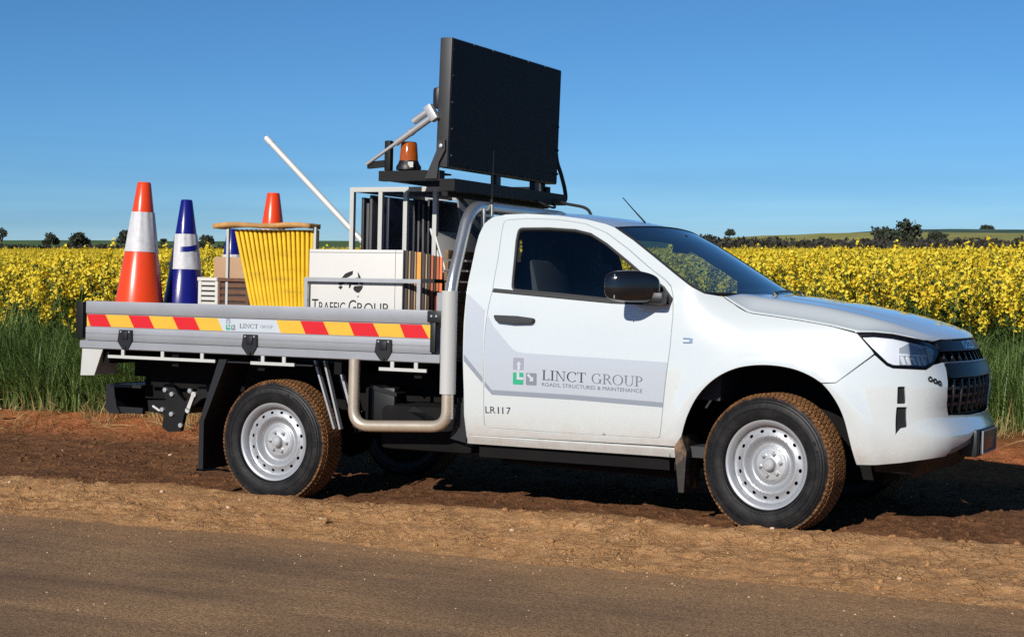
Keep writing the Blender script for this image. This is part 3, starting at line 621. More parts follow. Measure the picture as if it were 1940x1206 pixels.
# --- wheels
def make_wheel():
    g = G(); TW = .1225
    prof = [(.236, .085), (.250, .112), (.285, .1215), (.315, .120), (.338, .112), (.352, .104), (.364, .094), (.368, .060), (.368, 0)]
    prof = [(r, -h) for r, h in prof]+[(r, h) for r, h in prof[::-1][1:]]
    g.lathe(prof, axis='y', seg=72)
    nb = 92                                            # tread blocks, five rows
    for k in range(nb):
        for row, (y0, wd) in enumerate(((-.090, .026), (-.058, .026), (-.029, .024), (0, .024), (.029, .024), (.058, .026), (.090, .026))):
            a = 2*math.pi*(k+.5*(row % 2)+rnd.uniform(-.06, .06))/nb; hgt = .003; R0 = .367 if abs(y0) < .08 else .360
            c = Vector((math.cos(a)*(R0+hgt/2), y0, math.sin(a)*(R0+hgt/2))); t_ = Vector((-math.sin(a), 0, math.cos(a))); n_ = Vector((math.cos(a), 0, math.sin(a)))
            if abs(y0) > .08: n_ = (n_+Vector((0, math.copysign(.28, y0), 0))).normalized()
            b_ = t_.cross(n_); Rm = Matrix((t_, b_, n_)).transposed() @ Matrix.Rotation(.25*(-1)**row, 3, 'Z')
            g.box(c, (.017, wd, hgt+.012), Rm)
    for sg in (-1, 1):                                 # wall ribs
        for r, yy in ((.258, .1145), (.296, .1215), (.330, .1155), (.343, .109)): g.tube([(r*math.cos(a), sg*yy, r*math.sin(a)) for a in np.linspace(0, 2*math.pi, 73)[:-1]], .0032, 6, closed=True)
        for k in range(40):
            a = math.radians(200+k*3.4) if k < 22 else math.radians(20+(k-22)*4.0); c = (math.cos(a)*.313, sg*.1195, math.sin(a)*.313)
            if rnd.random() < .80: g.box(c, (.013, .006, .017), Matrix.Rotation(-a, 3, 'Y'))
    wheel = bpy.data.objects.new('wheel', None); link(wheel, truck)
    g.build('tyre', 'tyre_rubber', wheel)
    # pressed steel rim : flange, slotted disc, dish (outer side = -y)
    rp = [(.233, -.086), (.238, -.094), (.236, -.099), (.229, -.099), (.222, -.094), (.214, -.088), (.207, -.070), (.205, -.050)]
    g = G().lathe(rp, axis='y', seg=72); g.lathe([(.205, -.052), (.200, .09), (.233, .10)], axis='y', seg=48); g.mi = 1; g.lathe([(.0, .095), (.10, .097), (.235, .101)], axis='y', seg=40); g.mi = 0
    prof = ncs([.055, .075, .088, .105, .125, .140, .148, .155, .165, .185, .197, .207], [-.030, -.031, -.034, -.022, -.030, -.052, -.060, -.061, -.056, -.050, -.050, -.056])
    circ = lambda cx, cy, r, n: [(cx+r*math.cos(2*math.pi*i/n), cy+r*math.sin(2*math.pi*i/n)) for i in range(n)]
    holes = []
    for k in range(16):
        a = 2*math.pi*(k+.5)/16; h = []
        for i in range(12):
            b = 2*math.pi*i/12; rr, tt = .0085*math.cos(b), .0115*math.sin(b); h.append(((.178+rr)*math.cos(a)-tt*math.sin(a), (.178+rr)*math.sin(a)+tt*math.cos(a)))
        holes.append(h)
    P, F, _ = cdt(circ(0, 0, .207, 72), holes+[circ(0, 0, .056, 32)], .013, .012)
    rad = np.hypot(P[:, 0], P[:, 1]); V = np.stack([P[:, 0], prof(rad), P[:, 1]], 1)
    rim = g.build('rim', ['wheel_silver', 'chassis_black'], wheel, smooth=50)
    dp = (prof(rad+.001)-prof(rad-.001))/.002; NR = np.stack([dp*P[:, 0]/rad, -np.ones(len(rad)), dp*P[:, 1]/rad], 1); NR /= np.linalg.norm(NR, axis=1, keepdims=True)
    F = [f if np.dot(np.cross(V[f[1]]-V[f[0]], V[f[2]]-V[f[0]]), NR[f[0]]) > 0 else f[::-1] for f in F]
    me = bpy.data.meshes.new('disc'); me.from_pydata([tuple(v) for v in V], [], F); me.materials.append(MATS['wheel_silver']); me.polygons.foreach_set('use_smooth', [True]*len(F)); me.normals_split_custom_set_from_vertices([tuple(q) for q in NR]); me.update(); link(bpy.data.objects.new('disc', me), wheel)
    g = G().lathe([(.0, .02), (.150, .02)], axis='y', seg=32); g.lathe([(.15, .02), (.19, .015), (.19, .05)], axis='y', seg=32); g.build('brake_drum', 'chassis_black', wheel)
    g = G().lathe([(.0, -.078), (.022, -.077), (.030, -.070), (.033, -.045), (.040, -.040), (.070, -.039), (.084, -.036), (.088, -.028)], axis='y', seg=36); g.build('hub_cap', 'hub_silver', wheel)
    for k in range(6):
        a = 2*math.pi*(k+.25)/6; g = G(); c = (.0600*math.cos(a), 0, .0600*math.sin(a))
        g.lathe([(.0, -.062), (.008, -.061), (.0105, -.056), (.0105, -.037)], c, 'y', 6); g.lathe([(.0105, -.0395), (.014, -.0395), (.0145, -.037)], c, 'y', 10); g.build('wheel_nut', 'bolt_zinc', wheel)
    return wheel
w0 = make_wheel()
wl = [(w0, (0, -.805, .372), 0)]+[(copy_tree(w0, truck), p, a) for p, a in (((3.125, -.805, .434), 1), ((0, .805, .372), 2), ((3.125, .805, .434), 3))]
for ob, p, a in wl:
    ob.location = p; st = math.radians(-8.5) if a in (1, 3) else 0
    ob.rotation_euler = (0, [.35, 1.1, .2, .8][a], 0) if a == 0 else ((Matrix.Rotation(st+(math.pi if a > 1 else 0), 4, 'Z') @ Matrix.Rotation(1.1*a, 4, 'Y')).to_euler())

# --- chassis, running gear
g = G()
for sg in (-1, 1):
    g.span((-1.30, sg*.42, .56), (1.6, sg*.50, .70)); g.span((1.6, sg*.42, .48), (2.6, sg*.50, .62)); g.span((2.6, sg*.40, .52), (3.75, sg*.48, .66))
for x in (-1.25, -.6, .5, 1.2, 2.0): g.span((x-.05, -.42, .58), (x+.05, .42, .68))
for x in (-1.3, -.75, -.1, .45, 1.0): g.span((x-.025, -.90, .80), (x+.025, .90, .895))
for sg in (-1, 1): g.span((-1.4, sg*.46-.03, .70), (1.12, sg*.46+.03, .82))
g.build('chassis', 'chassis_black', truck)
g = G(); g.tube([(0, -.72, .372), (0, .72, .372)], .045, 10); g.lathe([(.0, -.14), (.12, -.10), (.16, 0), (.12, .10), (0, .14)], (0, 0, .372), 'x', 20)
for sg in (-1, 1):
    g.tube(smoothpath([(-.72, sg*.50, .60), (-.3, sg*.5, .44), (0, sg*.5, .42), (.35, sg*.5, .44), (.62, sg*.5, .56)]), .022, 6); g.tube([(.02, sg*.55, .42), (.14, sg*.45, .70)], .028, 8)
g.build('rear_axle', 'chassis_black', truck)
g = G(); g.tube([(3.125, -.70, .42), (3.125, .70, .42)], .035, 8); g.span((2.85, -.40, .40), (3.45, .40, .60)); g.tube([(3.05, -.60, .40), (3.05, -.40, .95)], .05, 10); g.build('front_axle', 'chassis_black', truck)
g = G(); g.box((1.00, -.62, .50), (.62, .36, .27), None, .04); g.box((.62, -.60, .60), (.14, .30, .25), None, .02); g.build('fuel_tank', 'chassis_black', truck)
g = G(); g.box((.70, -.74, .63), (.16, .10, .20), None, .015); g.prism([(.62, .745), (.80, .700), (.80, .68), (.62, .72)], -.80, -.68, 'xz'); g.build('battery_box', 'black_plastic', truck)
g = G(); g.prism([(.88, .60), (.92, .63), (1.10, .545), (1.12, .52), (1.08, .51)], -.80, -.70, 'xz'); g.build('tool_bracket', 'black_steel', truck)
g = G(); g.span((1.26, -.80, .42), (1.31, .80, .95)); g.prism([(1.20, .46), (1.30, .44), (1.30, .70), (1.25, .70)], -.86, -.80, 'xz'); g.build('cab_mount', 'black_plastic', truck)
g = G(); g.span((1.36, -.80, .36), (2.60, -.74, .42)); g.tube([(1.4, -.55, .36), (2.5, -.55, .34)], .05, 10); g.span((1.3, -.5, .40), (2.9, .5, .47)); g.build('underbody', 'chassis_black', truck)
g = G(); g.tube(smoothpath([(2.2, .3, .40), (1.0, .45, .42), (.3, .42, .50), (-.4, .5, .62), (-1.0, .6, .50)]), .032, 10); g.build('exhaust', 'chassis_black', truck)
# mud flaps and guards
g = G(); g.prism([(-.395, .86), (-.335, .86), (-.50, .47), (-.50, .175), (-.535, .175), (-.535, .47)], -.93, -.66, 'xz'); g.build('mud_flap', 'black_plastic', truck)
g = G(); g.prism([(-.395, .86), (-.335, .86), (-.50, .47), (-.50, .175), (-.535, .175), (-.535, .47)], .66, .93, 'xz'); g.build('mud_flap', 'black_plastic', truck)
mat('flap_muddy', (.02, .016, .013), .7, dirt=((.22, .13, .07), .9, 9, .5))
for sg in (-1, 1):
    g = G(); g.prism([(2.595, .50), (2.635, .56), (2.665, .48), (2.655, .255), (2.625, .255)], sg*.90, sg*.66, 'xz'); g.build('mud_flap', 'flap_muddy', truck)
    g = G(); g.prism([(-.33, .87), (.30, .87), (.43, .47), (.41, .47), (.285, .84), (-.33, .845)], sg*.66, sg*.62, 'xz'); g.span((-.33, sg*.64, .842), (.29, sg*.93, .850)); g.build('wheel_guard', 'black_plastic', truck)
for x0, x1 in ((.235, .384), (.303, .425)):
    g = G(); g.bar((x0, -.81, .873), (x1, -.81, .467), .03, .012, (1, 0, 0)); g.build('guard_stay', 'galvanised', truck)
g = G(); g.bar((.417, -.80, .811), (.497, -.80, .573), .03, .016, (1, 0, 0)); g.build('guard_stay', 'galvanised', truck)

# --- tray
tray = G(); tray.span((-1.47, -.915, .895), (1.155, .915, .945)); tray = tray.build('tray', 'aluminium', truck)
DP = [(-.935, 1.197), (-.937, 1.190), (-.937, 1.123), (-.935, 1.118), (-.928, 1.116), (-.928, 1.031), (-.935, 1.029), (-.937, 1.024), (-.937, .992), (-.934, .990), (-.934, .986), (-.937, .984), (-.937, .950), (-.935, .946), (-.900, .946), (-.900, 1.197)]
for sg in (1, -1):
    g = G(); g.prism([(sg*y, z) for y, z in DP], -1.440, 1.105, 'yz'); ds = g.build('dropside', 'aluminium', tray, smooth=30)
    g = G(); g.prism([(sg*y, z) for y, z in [(-.946, .943), (-.946, .898), (-.940, .893), (-.90, .893), (-.90, .943)]], -1.478, 1.166, 'yz'); g.build('side_rail', 'aluminium', tray)
g = G(); g.prism([(-1.44-.012*(y+.93)/.03 if False else q, z) for q, z in [(-1.468, 1.197), (-1.468, .947), (-1.438, .947), (-1.438, 1.197)]], -.895, .895, 'xz'); g.build('tailgate', 'aluminium', tray)
g = G(); g.prism([(1.115, 1.30), (1.115, .947), (1.145, .947), (1.145, 1.30)], -.90, .90, 'xz'); g.build('headboard', 'aluminium', tray)
TX = [(-1.438, -1.406), (-1.287, -1.239), (-1.102, -1.056), (-.941, -.894), (-.755, -.708), (-.588, -.542), (-.411, -.368), (.024, .058), (.197, .237), (.36, .403), (.539, .578), (.705, .750), (.886, .923), (1.033, 1.083), (1.098, 1.098)]
for i in range(14):
    (a, b), (c, d_) = TX[i], TX[i+1]; mm = 'tape_white' if i == 6 else (('tape_red', 'tape_yellow')[i % 2] if i < 6 else ('tape_yellow', 'tape_red')[(i-7) % 2])
    G().prism([(a, 1.112), (b, 1.035), (d_, 1.035), (c, 1.112)], -.9285, -.9300-.0004*(i % 2), 'xz').build('reflective_stripe', mm, ds if False else tray, smooth=0)
    if i == 0: G().prism([(-1.438, 1.105), (-1.438, 1.035), (-1.409, 1.035)], -.9285, -.9300, 'xz').build('reflective_stripe', 'tape_yellow', tray, smooth=0)
tputs = lambda a, b, e: (a, -.9312-e, b)
logo('emblem_print', -.345, 1.043, .46, tray, tputs)
printed('lettering', serif('LINCT', -.245, -.105, lambda x: 1.057, .026), 'ink_dark', tray, tputs)
printed('lettering', serif('GROUP', -.090, .000, lambda x: 1.061, .018), 'ink_slate', tray, tputs)
for x in (-1.106, -.150, .795):
    g = G(); g.prism([(x-.048, 1.020), (x+.048, 1.020), (x+.050, .945), (x+.022, .900), (x-.022, .900), (x-.060, .945)], -.938, -.956, 'xz')
    g.box((x, -.958, .985), (.045, .012, .05), None, .004); g.tube([(x, -.955, .905), (x, -.968, .905)], .012, 8); g.build('latch', 'black_plastic', tray)
    for q in (-.033, .033): G().tube([(x+q, -.955, 1.008), (x+q, -.959, 1.008)], .006, 8).build('latch_screw', 'bolt_zinc', tray)
g = G(); g.span((1.088, -.938, 1.128), (1.180, -.966, 1.196), .006); g.span((1.105, -.938, .955), (1.140, -.958, 1.130), .006); g.build('corner_latch', 'black_plastic', tray)
for q in (1.118, 1.150): G().tube([(q, -.964, 1.165), (q, -.970, 1.165)], .007, 8).build('latch_screw', 'bolt_zinc', tray)
g = G(); g.span((-1.530, -.93, .956), (-1.472, -.86, 1.190), .006); g.build('corner_post', 'black_steel', tray)
g = G(); g.prism([(-1.462, .890), (-1.296, .890), (-1.362, .722), (-1.474, .718)], -.940, -.930, 'xz'); g.prism([(-1.462, .890), (-1.450, .890), (-1.462, .718), (-1.474, .718)], -.930, -.60, 'xz'); g.build('lamp_bracket', 'white_enamel', tray)
for a, b, ps in ((-1.25, -.413, (-1.132, -.819, -.514)), (-.149, .169, (-.061, .093)), (.760, 1.079, (.849, 1.008))):
    g = G(); g.span((a, -.944, .838), (b, -.932, .857))
    for x in ps: g.span((x-.012, -.943, .857), (x+.012, -.933, .893))
    g.build('rope_rail', 'white_enamel', tray)
# load rail along the tray side
g = G(); g.span((.130, -.795, 1.352), (.945, -.772, 1.376)); g.span((.130, -.794, .946), (.153, -.773, 1.352)); g.span((.918, -.794, .946), (.943, -.773, 1.352)); g.build('load_rail', 'galvanised', tray)
# headboard planks behind the cab
for k in range(9):
    g = G(); z0 = 1.0+k*.062; g.box((1.165+rnd.uniform(-.004, .004), 0, z0+.026), (.022, 1.78, .052+rnd.uniform(-.004, .004)), None, .003); g.build('headboard_plank', 'timber', tray)
# tube hoop behind the cab
hp = fillet([(1.224, -.945, .58), (1.224, -.945, 1.31), (1.207, -.690, 1.812), (1.207, .690, 1.812), (1.224, .945, 1.31), (1.224, .945, .72)], .14, 8)
hoop = G().tube(hp, .036, 18).build('hoop', 'brushed_tube', truck, smooth=60)
g = G(); g.tube([(1.222, -.945, .722), (1.222, -.945, 1.312)], .046, 20); g.build('hoop_sleeve', 'sleeve_grey', hoop)
g = G(); g.tube([(1.222, .945, .722), (1.222, .945, 1.312)], .046, 20); g.build('hoop_sleeve', 'sleeve_grey', hoop)
g = G(); g.span((1.235, -.60, 1.55), (1.255, -.58, 1.80)); g.span((1.21, -.60, 1.755), (1.25, -.47, 1.77)); g.span((1.235, -.50, 1.72), (1.255, -.48, 1.83)); g.build('hoop_bracket', 'white_enamel', hoop)
sp = fillet([(.598, -.95, .90), (.598, -.95, .505), (1.225, -.95, .535), (1.225, -.95, .74)], .11, 8)
G().tube(sp, .034, 18).build('step_bar', 'dusty_tube', truck, smooth=60)
# tow hitch
hitch = G(); hitch.prism([(-1.115, .640), (-1.08, .675), (-1.02, .655), (-.985, .60), (-.93, .555), (-.86, .60), (-.815, .66), (-.70, .665), (-.72, .60), (-.80, .58), (-.93, .48), (-.96, .36), (-1.06, .35), (-1.11, .38), (-1.125, .44), (-1.02, .47), (-.99, .53), (-1.05, .55), (-1.24, .545), (-1.25, .47), (-1.10, .455), (-1.02, .47), (-1.09, .56)][:14]+[(-1.10, .45), (-1.13, .52), (-1.08, .56)], -.56, -.53, 'xz')
hitch = hitch.build('tow_hitch', 'black_steel', truck)
g = G(); g.prism([(-1.28, .545), (-1.08, .555), (-1.03, .50), (-1.10, .455), (-1.27, .47)], -.50, .50, 'xz'); g.build('cross_bar', 'black_steel', hitch)
g = G(); g.prism([(-1.53, .645), (-1.47, .655), (-1.44, .50), (-1.41, .455), (-1.50, .455), (-1.53, .48)], -.62, .62, 'xz'); g.span((-1.50, -.62, .63), (-1.24, .62, .65)); g.span((-1.50, -.60, .46), (-1.24, -.57, .50)); g.build('rear_bumper', 'black_plastic', hitch)
for x, z in ((-1.085, .625), (-1.03, .60), (-.885, .628), (-1.105, .495), (-1.03, .47), (-.955, .40)):
    g = G(); g.lathe([(0, -.015), (.016, -.014), (.018, 0)], (x, -.56, z), 'y', 6); g.build('bolt', 'bolt_zinc', hitch)
g = G(); g.bar((-.855, -.57, .60), (-.895, -.57, .505), .01, .026, (1, 0, 0)); g.tube([(-.852, -.575, .605), (-.852, -.558, .605)], .019, 12); g.tube([(-.898, -.575, .50), (-.898, -.558, .50)], .017, 12); g.build('shackle_plate', 'white_enamel', hitch)
g = G(); g.tube([(-1.18, -.57, .515), (-1.12, -.57, .485)], .008, 8); g.build('pin', 'white_enamel', hitch)

# ------------------------------------------------------------------ load on the tray and the sign board (each a thing of its own)
def thing(name, loc, label, cat, group=None):
    o = bpy.data.objects.new(name, None); link(o); o.matrix_world = TM @ Matrix.Translation(loc) @ (Matrix.Rotation(rnd.uniform(-.018, .018), 4, 'X') @ Matrix.Rotation(rnd.uniform(-.018, .018), 4, 'Y') if name == 'traffic_cone' else Matrix()); return tag(o, label, cat, group)
def solo(g, name, m_, loc, label, cat, group=None, smooth=38):
    o = g.build(name, m_, None, (0, 0, 0), smooth)
    o.data.transform(Matrix.Translation(-Vector(loc))); o.matrix_world = TM @ Matrix.Translation(loc); return tag(o, label, cat, group)
FL = .946
# message board on its folding frame
mb = thing('message_board', (1.10, 0, 1.93), 'large black electronic message board raised on its frame above the cab', 'message board')
Z0 = 1.93; bt = Matrix.Rotation(math.radians(1.2), 3, 'Y')
def loc3(x, y, z): return (x-1.10, y, z-Z0)
g = G(); g.box(loc3(1.072, -.035, 2.410), (.078, 1.515, .755), bt, .006); bp = g.build('cabinet', 'board_frame', mb)
g = G(); g.box(loc3(1.1135, -.035, 2.410), (.004, 1.497, .737), bt, .0); face = g.build('display_face', 'board_black', bp)
for k in range(7):
    for y, z in ((-.775+k*1.48/6, 2.775), (-.775+k*1.48/6, 2.045)):
        if 0 < k < 6: G().lathe([(0, .008), (.007, .006), (.008, 0)], loc3(1.116+(z-2.41)*.02, y, z), 'x', 8).build('bolt', 'board_frame', bp)
for k in range(5):
    for y in (-.770, .700): G().lathe([(0, .008), (.007, .006), (.008, 0)], loc3(1.116, y, 2.10+k*.155), 'x', 8).build('bolt', 'board_frame', bp)
g = G(); g.span(loc3(.645, -.80, 1.955), loc3(1.06, -.74, 2.015)); g.span(loc3(.645, .66, 1.955), loc3(1.06, .72, 2.015)); g.span(loc3(1.06, -.80, 1.895), loc3(1.16, .76, 1.965)); g.span(loc3(.645, -.74, 1.960), loc3(.70, .66, 2.01))
g.span(loc3(1.02, -.70, 1.87), loc3(1.06, .70, 1.90)); g.span(loc3(.78, -.74, 2.012), loc3(.92, -.40, 2.022)); g.build('base_frame', 'black_steel', mb)
for y in (-.765, .685):
    g = G(); g.prism([(a-1.10, b-Z0) for a, b in [(.965, 1.965), (1.045, 1.965), (1.055, 2.06), (1.095, 2.13), (1.095, 2.19), (1.045, 2.19), (1.04, 2.13)]], y-.045, y-.025, 'xz'); g.build('hinge_bracket', 'board_frame', mb)
g = G(); g.lathe([(0, -.03), (.012, -.028), (.013, 0)], loc3(1.07, -.79, 2.155), 'y', 8); g.build('hinge_bolt', 'bolt_zinc', mb)
g = G(); g.span(loc3(.680, -.80, 2.015), loc3(.722, -.76, 2.195), .008); g.build('stop_post', 'black_steel', mb)
g = G(); g.bar(loc3(.560, -.78, 2.050), loc3(.69, -.78, 2.060), .03, .04); g.build('foot_bracket', 'black_steel', mb)
a, b = Vector(loc3(.560, -.80, 2.055)), Vector(loc3(1.035, -.80, 2.345)); dv = (b-a)
g = G(); g.tube([a, a+dv*.45], .011, 12); g.tube([a+dv*.42, a+dv*.92], .019, 12); g.tube([a+dv*.62, a+dv*.66], .0215, 12); up = Vector((-.55, 0, .83)).normalized()
g.tube([a+dv*.72+up*.045, a+dv*.93+up*.045], .020, 12); g.box(a+dv*.95+up*.022, (.05, .05, .10), Matrix((dv.normalized(), Vector((0, 1, 0)), up)).transposed(), .006); g.build('actuator', 'galvanised', mb)
g = G(); g.box(loc3(1.02, -.74, 2.44), (.06, .10, .13), None, .03); g.build('motor_cover', 'black_plastic', mb)
g = G(); g.tube(smoothpath([loc3(1.09, .72, 2.30), loc3(1.09, .75, 2.19), loc3(1.10, .80, 2.10), loc3(1.12, .82, 2.00), loc3(1.14, .78, 1.93), loc3(1.12, .70, 1.92)]), .014, 8); g.build('cable', 'rubber', mb)
g = G(); g.tube(smoothpath([loc3(1.14, .55, 1.93), loc3(1.22, .62, 1.90), loc3(1.35, .66, 1.87), loc3(1.42, .62, 1.79)]), .010, 8); g.tube(smoothpath([loc3(1.16, .30, 1.90), loc3(1.22, .38, 1.865), loc3(1.2, .5, 1.87), loc3(1.15, .56, 1.90)]), .008, 6); g.build('cable', 'rubber', mb)
for y in (-.1, .45):
    g = G(); g.span(loc3(1.05, y-.03, 1.965), loc3(1.09, y+.03, 2.04)); g.build('prop', 'board_frame', mb)
# amber beacon
be = thing('warning_beacon', (.812, -.735, 2.022), 'amber rotating beacon on the message board frame', 'beacon')
G().lathe([(.075, 0), (.075, .02), (.062, .04), (.057, .055)], seg=28).build('base', 'black_plastic', be)
G().lathe([(.056, .053), (.055, .07), (.048, .155), (.042, .166), (0, .168)], seg=28).build('dome', 'amber_lens', be)
g = G(); g.lathe([(0, .06), (.02, .06), (.02, .10), (.03, .11), (.03, .14), (0, .15)], seg=14); g.build('reflector', 'chrome', be)
g = G(); g.span((.03, -.063, .012), (.066, -.057, .045)); g.build('sticker', 'white_enamel', be)
# steel rack with sign sheets
rack = thing('sign_rack', (.62, 0, FL), 'pale steel tube rack full of dark signs behind the cab', 'rack')
def rk(x, y, z): return (x-.62, y, z-FL)
g = G()
for x in (.240, .447, .625, .832): g.span(rk(x-.014, -.445, FL), rk(x+.014, -.417, 1.915))
g.span(rk(.226, -.446, 1.915), rk(1.05, -.416, 1.944)); g.build('near_frame', 'white_enamel', rack)
g = G()
for x in (.240, .832): g.span(rk(x-.014, .46, FL), rk(x+.014, .49, 1.915))
g.span(rk(.226, .459, 1.915), rk(.86, .491, 1.944)); g.build('back_frame', 'galvanised', rack)
for x in (.240, .447, .625, .832): G().span(rk(x-.013, -.416, 1.917), rk(x+.013, .459, 1.942)).build('cross_tube', 'panel_grey', rack)
pos = [(.275, -.37, .25, 1.885, 'panel_dark', 'narrow black sign at the rear end of the steel rack'), (.300, -.35, .20, 1.850, 'panel_grey', 'dark grey sign second from the rear in the steel rack'), (.335, -.37, .25, 1.900, 'panel_grey', 'wide dark grey sign in the steel rack, before the navy one'),
       (.475, -.40, .25, 1.880, 'panel_navy', 'navy sign with faint dark emblem in the steel rack')]
for x, y0, y1, zt, m_, lb in pos:
    g = G(); g.box((x, (y0+y1)/2, (zt+FL)/2), (.018, y1-y0, zt-FL), None, .002); o = solo(g, 'road_sign', m_, (x, (y0+y1)/2, FL), lb, 'road sign', 'signs standing in the rack')
    if m_ == 'panel_navy':
        pp = lambda a, b, e: (.0105+e, a, b-FL)
        fontprint('faint_mark', 'LINCT', 'mark_navy', o, pp, -.25, -.06, 1.65, .06)  # logo marks a little darker than the navy face
        for q in ((-.31, 1.68), (-.31, 1.60), (-.23, 1.58)): printed('faint_mark', [R4(q[0], q[1], q[0]+.06, q[1]+.065)], 'mark_navy', o, pp)
ords = ['first', 'second', 'third', 'fourth', 'fifth', 'sixth', 'seventh', 'eighth', 'ninth', 'tenth', 'eleventh', 'twelfth', 'thirteenth', 'fourteenth', 'fifteenth', 'sixteenth', 'last']
for k in range(7):
    x = .660+k*.023; m_ = ['panel_dark', 'panel_grey', 'panel_dark', 'panel_grey', 'panel_dark', 'panel_grey', 'panel_dark'][k]; y0 = -.395+.02*(k % 3); zt = 1.872-.012*((k*5) % 4)
    g = G(); g.box((x, (y0+.3)/2, (zt+FL)/2), (.013, .3-y0, zt-FL), Matrix.Rotation(math.radians(rnd.uniform(-.8, .8)), 3, 'Y'), .002)
    solo(g, 'road_sign', m_, (x, (y0+.3)/2, FL), '%s thin dark sign edge of the seven packed at the cab end of the rack' % ords[k], 'road sign', 'thin signs packed at the cab end of the rack')
for k, (x, y, lean, zt, m_, lb) in enumerate([(.925, -.43, -19, 1.69, 'sign_white', 'cream board leaning beside the hoop, nearest the rack'), (.975, -.46, -20, 1.64, 'sign_white', 'white board leaning beside the hoop, nearest the cab'), (1.02, -.36, -10, 1.92, 'tarp_grey', 'tall grey sheet leaning behind the hoop and the cab')]):
    L_ = (zt-FL)/math.cos(math.radians(lean)); g = G(); g.box((x, y+.20, (zt+FL)/2), (.012, .40, L_), Matrix.Rotation(math.radians(lean), 3, 'Y'), .002); solo(g, 'leaning_board', m_, (x, y+.20, FL), lb, 'board')
g = G(); g.box((1.19, -.20, 1.56), (.012, .62, .40), None, .003); solo(g, 'blue_sheet', 'blue_sheet', (1.19, -.20, 1.36), 'blue grey plastic sheet standing between the hoop and the cab', 'sheet')
g = G(); g.tube(smoothpath([(1.25, -.62, 1.30), (1.235, -.56, 1.45), (1.25, -.50, 1.60), (1.245, -.40, 1.66), (1.25, -.28, 1.62), (1.24, -.36, 1.45), (1.25, -.47, 1.38), (1.24, -.40, 1.30)]), .012, 8); g.tube(smoothpath([(1.24, -.66, 1.34), (1.25, -.60, 1.40), (1.24, -.52, 1.36), (1.25, -.45, 1.42)]), .018, 8); solo(g, 'hose_coil', 'rubber', (1.245, -.48, 1.30), 'black hose looped between the hoop and the cab back', 'hose')

# cones
def cone(x, y, zb, h, rb, rt, m_, band, label, group='traffic cones on the tray', tape=False):
    t = thing('traffic_cone', (x, y, zb), label, 'traffic cone', group); R = lambda z: rb+(rt-rb)*z/h
    b0, b1 = band; n = 40
    pr = [(rb+.012, .0), (rb+.010, .035), (R(.05), .05), (R(b0), b0)]+[(R(b0+(b1-b0)*k/6)-.0002, b0+(b1-b0)*k/6) for k in range(1, 7)]+[(R(h-.006), h-.006), (rt-.004, h), (rt-.010, h), (rt-.012, h-.06)]
    G().lathe(pr, seg=n).build('body', m_, t, smooth=50)
    g = G()
    for k in range(56):
        pass
    nseg = 56
    def bf(u, v): 
        a = u*2*math.pi; z = b0+(b1-b0)*v; r = R(z)+.0030+.0020*math.sin(a*11+1.3*v)*(.3+.7*v); return (r*math.cos(a), r*math.sin(a), z)
    g.grid(bf, nseg, 8); g.build('reflective_band', 'reflective_white', t, smooth=60)
    g = G(); g.box((0, 0, .0125), (2*rb+.03, 2*rb+.03, .025), Matrix.Rotation(.4, 3, 'Z'), .008); g.build('base', 'black_plastic' if m_ == 'cone_blue' else m_, t)
    if tape:
        g = G()
        def tf(u, v):
            a = math.radians(285+u*85); z = .555+.034*v+.022*u*u; r = R(z)+.0062; return (r*math.cos(a), r*math.sin(a), z)
        g.grid(tf, 10, 3); g.build('tape_patch', 'cone_blue', t, smooth=60)
    return t
cone(-1.290, -.60, FL, 1.034, .190, .043, 'cone_orange', (.577, .837), 'tall orange cone with white band at the rear near corner of the tray')
cone(-1.135, -.315, FL+.03, .905, .170, .037, 'cone_blue', (.44, .675), 'dark blue cone with grey white band standing beside the tall orange one', tape=True)
cone(-.800, .205, FL, 1.010, .190, .042, 'cone_orange', (.50, .80), 'orange cone whose tip shows behind the stacked yellow boards')
cone(-.985, .02, FL+.02, .735, .150, .037, 'cone_blue', (.32, .56), 'dark blue cone half hidden behind the cream carton and brown cap board')
# crates and carton
cr = thing('plastic_crate', (-.838, -.34, FL), 'off white slatted plastic crate between the blue cone and brown crate', 'crate')
def crate(t, wx, wy, h, m_, rows):
    g = G(); g.span((-wx/2+.004, -wy/2+.004, 0), (wx/2-.004, wy/2-.004, h*.96)); g.build('inner_box', 'edge_dark', t)
    for k in range(rows):
        z0 = .012+(h-.03)*k/rows; g = G(); g.span((-wx/2, -wy/2-.004, z0), (wx/2, -wy/2+.004, z0+(h-.03)/rows*.62)); g.span((wx/2-.004, -wy/2, z0), (wx/2+.004, wy/2, z0+(h-.03)/rows*.62)); g.build('slat', m_, t)
    g = G()
    for sx in (-1, 1): g.span((sx*wx/2-.012, -wy/2-.007, 0), (sx*wx/2+.012, -wy/2+.01, h))
    g.span((wx/2-.006, wy/2-.012, 0), (wx/2+.007, wy/2+.012, h)); g.build('corner_post', m_, t)
    g = G(); g.span((-wx/2-.016, -wy/2-.012, h-.022), (wx/2+.012, -wy/2+.012, h)); g.span((wx/2-.012, -wy/2-.010, h-.021), (wx/2+.013, wy/2, h-.001)); g.build('rim', m_, t)
crate(cr, .135, .22, .420, 'crate_white', 12)
cr = thing('wooden_crate', (-.640, -.34, FL), 'brown slatted crate in front of the cream carton', 'crate'); crate(cr, .225, .22, .418, 'crate_brown', 9)
g = G(); g.box((-.868, -.08, FL+.28), (.25, .22, .56), None, .004); bx = solo(g, 'carton', 'carton', (-.868, -.08, FL), 'tall plain cream carton standing behind the brown crate', 'carton')
g = G(); g.span((-.702, -.455, FL), (-.684, -.437, 1.690)); solo(g, 'upright_post', 'white_enamel', (-.693, -.446, FL), 'white upright post under the left end of the brown cap board', 'post')
